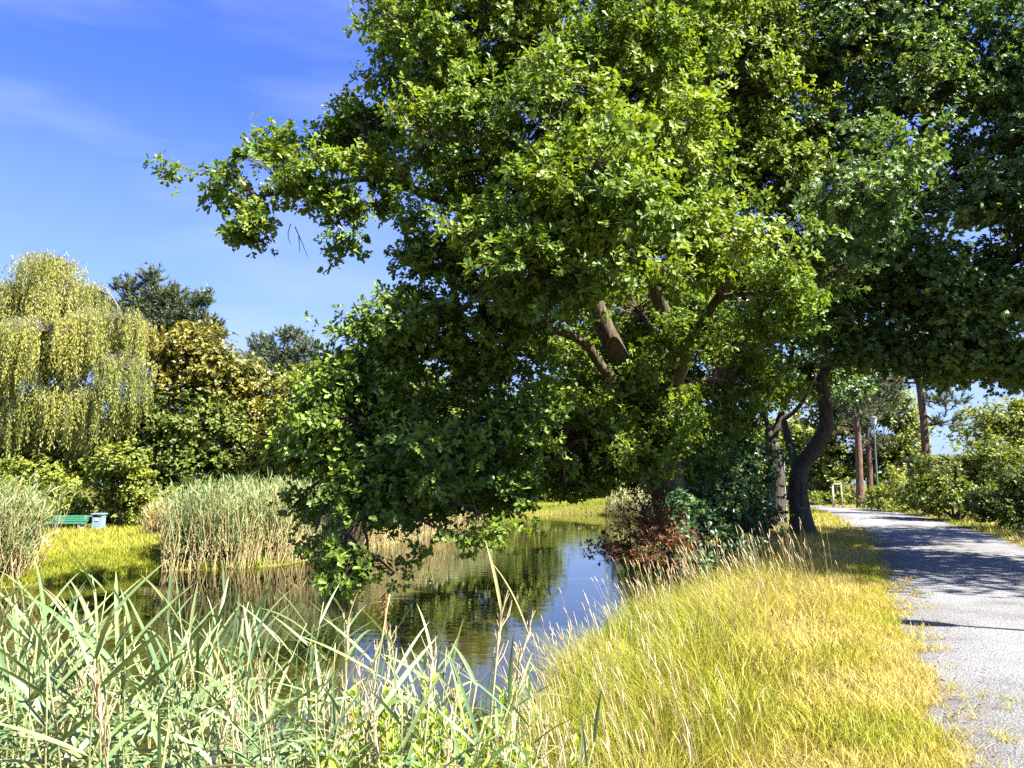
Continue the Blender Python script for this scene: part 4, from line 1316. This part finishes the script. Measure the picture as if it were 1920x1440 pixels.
def weed(x, y, H, label, rr):
    z = float(hz(x, y)[0])
    t = thing('leafy_weed', label, 'weed', (x, y, z), 'leafy weeds at the foot of the bank')
    sg, lg = Geo(), Geo()
    for st in range(rr.integers(6, 10)):
        a = rr.uniform(0, 6.28)
        h = H * rr.uniform(.7, 1.05)
        ln = rr.uniform(.05, .34)
        ts = np.linspace(0, 1, 8)
        pts = np.c_[x + math.cos(a) * ln * ts, y + math.sin(a) * ln * ts, z + h * ts]
        tube(sg, pts, np.linspace(.005, .002, 8), 5, 0, .4)
        k = int(h / .055)
        for i in range(k):
            tq = .25 + .75 * (i + .5) / k
            p = np.array([np.interp(tq, ts, pts[:, c]) for c in range(3)])
            az = i * 1.57 + rr.normal() * .3
            for sgn in (0, math.pi):
                ax = P3(math.cos(az + sgn), math.sin(az + sgn), .55 + .6 * tq)
                leaves(lg, p[None], ax[None], P3(0, 0, 1)[None] + rr.normal(size=(1, 3)) * .2, .10 * (1.15 - .6 * tq), .022, np.clip([.5 + rr.normal() * .2], 0, 1), T_KITE)
    sg.build('stem', M_STALK, t)
    lg.build('foliage', M_WEED, t)


_wr = np.random.default_rng(5)
for i, (px, py, Y) in enumerate([(700, 1385, 3.1), (770, 1320, 3.2), (835, 1300, 3.3), (900, 1340, 3.2), (860, 1380, 2.9), (950, 1360, 3.1), (800, 1370, 2.8), (1000, 1390, 3.3)]):
    q = at(px, py, Y)
    weed(q[0], Y, max(.4, q[2] - float(hz(q[0], Y)[0])), 'bright yellow green leafy weed between the reeds and the grass at the bottom', _wr)


# ------------------------------------------------------------------ small things
def box(g, c, s, rz=0.0, mat=0, bev=0.0):
    c, s = np.asarray(c, float), np.asarray(s, float) / 2
    v = np.array([[x, y, z] for z in (-1, 1) for x, y in ((-1, -1), (1, -1), (1, 1), (-1, 1))]) * s
    ca, sa = math.cos(rz), math.sin(rz)
    v = np.c_[v[:, 0] * ca - v[:, 1] * sa, v[:, 0] * sa + v[:, 1] * ca, v[:, 2]] + c
    g.add(v, np.array([[3, 2, 1, 0], [4, 5, 6, 7], [0, 1, 5, 4], [1, 2, 6, 5], [2, 3, 7, 6], [3, 0, 4, 7]]), .5, mat)


def lathe(g, c, prof, sides=20, mat=0):
    pts = np.array([[c[0], c[1], c[2] + z] for r, z in prof])
    th = np.arange(sides) * 2 * math.pi / sides
    v = np.stack([np.c_[c[0] + r * np.cos(th), c[1] + r * np.sin(th), np.full(sides, c[2] + z)] for r, z in prof], 0)
    n = len(prof)
    i = np.arange(n - 1)[:, None] * sides
    j = np.arange(sides)[None]
    k = (j + 1) % sides
    f = np.stack([i + j, i + k, i + sides + k, i + sides + j], -1).reshape(-1, 4)
    g.add(v.reshape(-1, 3), [f, np.arange(sides)[::-1][None], ((n - 1) * sides + np.arange(sides))[None]], .5, mat, False)


M_POST = plain_mat('lamp_post_paint', (0.09, 0.115, 0.11), .5)
M_GLASS = plain_mat('lamp_shade_white', (0.42, 0.44, 0.45), .3, .03)
M_METAL = plain_mat('grey_metal', (0.35, 0.37, 0.38), .4, .08)
M_GREEN = plain_mat('green_bench_paint', (0.05, 0.21, 0.12), .5, .15)
M_CONC = plain_mat('concrete', (0.22, 0.215, 0.2), .9)
M_BIN = plain_mat('bin_blue_grey', (0.19, 0.29, 0.35), .45, .05)
M_DARK = plain_mat('painted_gap_shade', (0.03, 0.03, 0.03), .8)
M_WOOD = plain_mat('pale_wood', (0.36, 0.31, 0.24), .8, .15, 20)
M_SHED = plain_mat('dark_boards', (0.05, 0.042, 0.036), .85, .3, 5)
M_ROOF = plain_mat('roof_felt', (0.12, 0.12, 0.12), .9)


def street_lamp(loc, H, label):
    t = thing('street_lamp', label, 'street lamp', loc, None)
    x, y, z = loc
    g = Geo(); lathe(g, (x, y, z), [(.085, -.05), (.085, .9), (.065, .95), (.06, 1.0), (.045, H - .55), (.05, H - .5), (.05, H - .46)], 14); g.build('post', M_POST, t)
    g = Geo(); box(g, (x + .0, y - .088, z + .55), (.08, .02, .3)); g.build('service_door', M_METAL, t)
    g = Geo(); lathe(g, (x, y, z), [(.11, H - .455), (.13, H - .42), (.19, H - .08), (.19, H - .06)], 16); g.build('lamp_shade', M_GLASS, t)
    g = Geo(); lathe(g, (x, y, z), [(.22, H - .057), (.21, H - .02), (.09, H + .04), (.03, H + .07)], 16); g.build('cap', M_POST, t)
    return t


lp = ground_at(1648, 957)
street_lamp((lp[0], lp[1], 0), (at(1632, 782, lp[1])[2]), 'tall slim street lamp with a white tapered shade on the right edge of the path')
street_lamp((8.2, 7.35, 0), 5.3, 'near street lamp right of the path whose thin shadow crosses the gravel')
# short signpost beside the lamp foot
t = thing('marker_post', 'short grey metal post beside the foot of the far street lamp', 'post', (lp[0] - .25, lp[1] + .4, 0))
g = Geo(); lathe(g, (lp[0] - .25, lp[1] + .4, 0), [(.06, -.05), (.06, .95), (.05, 1.0)], 10); g.build('post', M_METAL, t)
g = Geo(); lathe(g, (lp[0] - .25, lp[1] + .4, 0), [(.07, 1.003), (.07, 1.05), (.02, 1.09)], 10); g.build('cap', M_POST, t)

# thin pole seen between the dark trunks
pp = at(1473, 940, 30)
t = thing('thin_pole', 'thin pale metal pole between the dark trunks beside the path', 'pole', (pp[0], 30, 0))
g = Geo(); lathe(g, (pp[0], 30, 0), [(.03, -.05), (.03, at(1472, 850, 30)[2]), (.02, at(1472, 850, 30)[2] + .03)], 8); g.build('pole', M_METAL, t)
g = Geo(); lathe(g, (pp[0], 30, 0), [(.07, -.02), (.07, .05), (.035, .08)], 8); g.build('foot', M_METAL, t)

# wooden support frame of a young tree
fx = at(1567, 925, 52)
t = thing('tree_stake_frame', 'pale wooden stake frame on the grass at the bend of the path', 'stakes', (fx[0], 52, 0))
hh_ = at(1567, 908, 52)[2]
corners = [(fx[0] - .3, 51.8), (fx[0] + .3, 51.8), (fx[0], 52.4)]
for c in corners:
    g = Geo(); tube(g, [P3(c[0], c[1], -.05), P3(c[0] * .98 + fx[0] * .02, c[1], hh_)], [.05, .045], 8); g.build('stake', M_WOOD, t)
for i in range(3):
    a, b = P3(*corners[i], hh_ + .03), P3(*corners[(i + 1) % 3], hh_ + .03)
    g = Geo(); box(g, (a + b) / 2, (np.linalg.norm(b - a) + .12, .04, .1 - .004 * i), math.atan2(b[1] - a[1], b[0] - a[0])); g.build('rail', M_WOOD, t)

# bench on the far bank
bc = at(124, 985, 36)
bx, by = bc[0], 36.0
bz = float(hz(bx, by)[0])
t = thing('park_bench', 'green slatted bench on the far bank beside the litter bin', 'bench', (bx, by, bz))
g = Geo()
for i in range(4):
    box(g, (bx, by - .2 + .12 * i, bz + .34), (1.7, .1, .04))
g.build('seat', M_GREEN, t)
g = Geo()
for i in range(3):
    box(g, (bx, by + .27 + .04 * i, bz + .44 + .1 * i), (1.7, .035, .085))
g.build('backrest', M_GREEN, t)
for s in (-.7, .7):
    g = Geo(); box(g, (bx + s, by - .02, bz + .15), (.09, .42, .33)); box(g, (bx + s, by + .315, bz + .34), (.07, .05, .68)); g.build('leg', M_CONC, t)

bn = at(185, 985, 36.5)
x, y = bn[0], 36.5
z = float(hz(x, y)[0])
hb = at(185, 962, y)[2] - z
t = thing('litter_bin', 'pale blue grey litter bin standing right of the green bench', 'litter bin', (x, y, z))
g = Geo(); box(g, (x, y, z + hb * .40), (.42, .4, hb * .72)); g.build('body', M_BIN, t)
g = Geo(); box(g, (x, y, z + hb * .96), (.54, .5, hb * .07)); g.build('lid', M_BIN, t)
for sx in (-.2, .2):
    g = Geo(); box(g, (x + sx, y, z + hb * .843), (.05, .4, hb * .16)); g.build('side_post', M_BIN, t)
g = Geo(); box(g, (x, y, z + hb * .8), (.34, .3, hb * .06)); g.build('opening_shade', M_DARK, t)  # solid near-black block stands in for the shade inside the bin
g = Geo(); box(g, (x, y - .215, z + hb * .62), (.2, .012, .12)); g.build('plate', M_METAL, t)

# flat roofed garage behind the hedge
gx_, gy_ = at(1835, 860, 48)[0], 48
top = at(1800, 858, 48)[2]
t = thing('garage', 'dark flat roofed garage half hidden behind the right hedge', 'garage', (gx_, gy_, 0))
g = Geo(); box(g, (gx_, gy_, top / 2 - .15), (6.4, 5, top - .3)); g.build('wall', M_SHED, t)
g = Geo(); box(g, (gx_, gy_, top - .05), (6.9, 5.5, .2)); g.build('roof', M_ROOF, t)
g = Geo(); box(g, (gx_ - 1.8, gy_ - 2.52, 1.0), (1.0, .05, 2.0)); g.build('door', M_SHED, t)

print('verts', sum(len(m.vertices) for m in bpy.data.meshes))
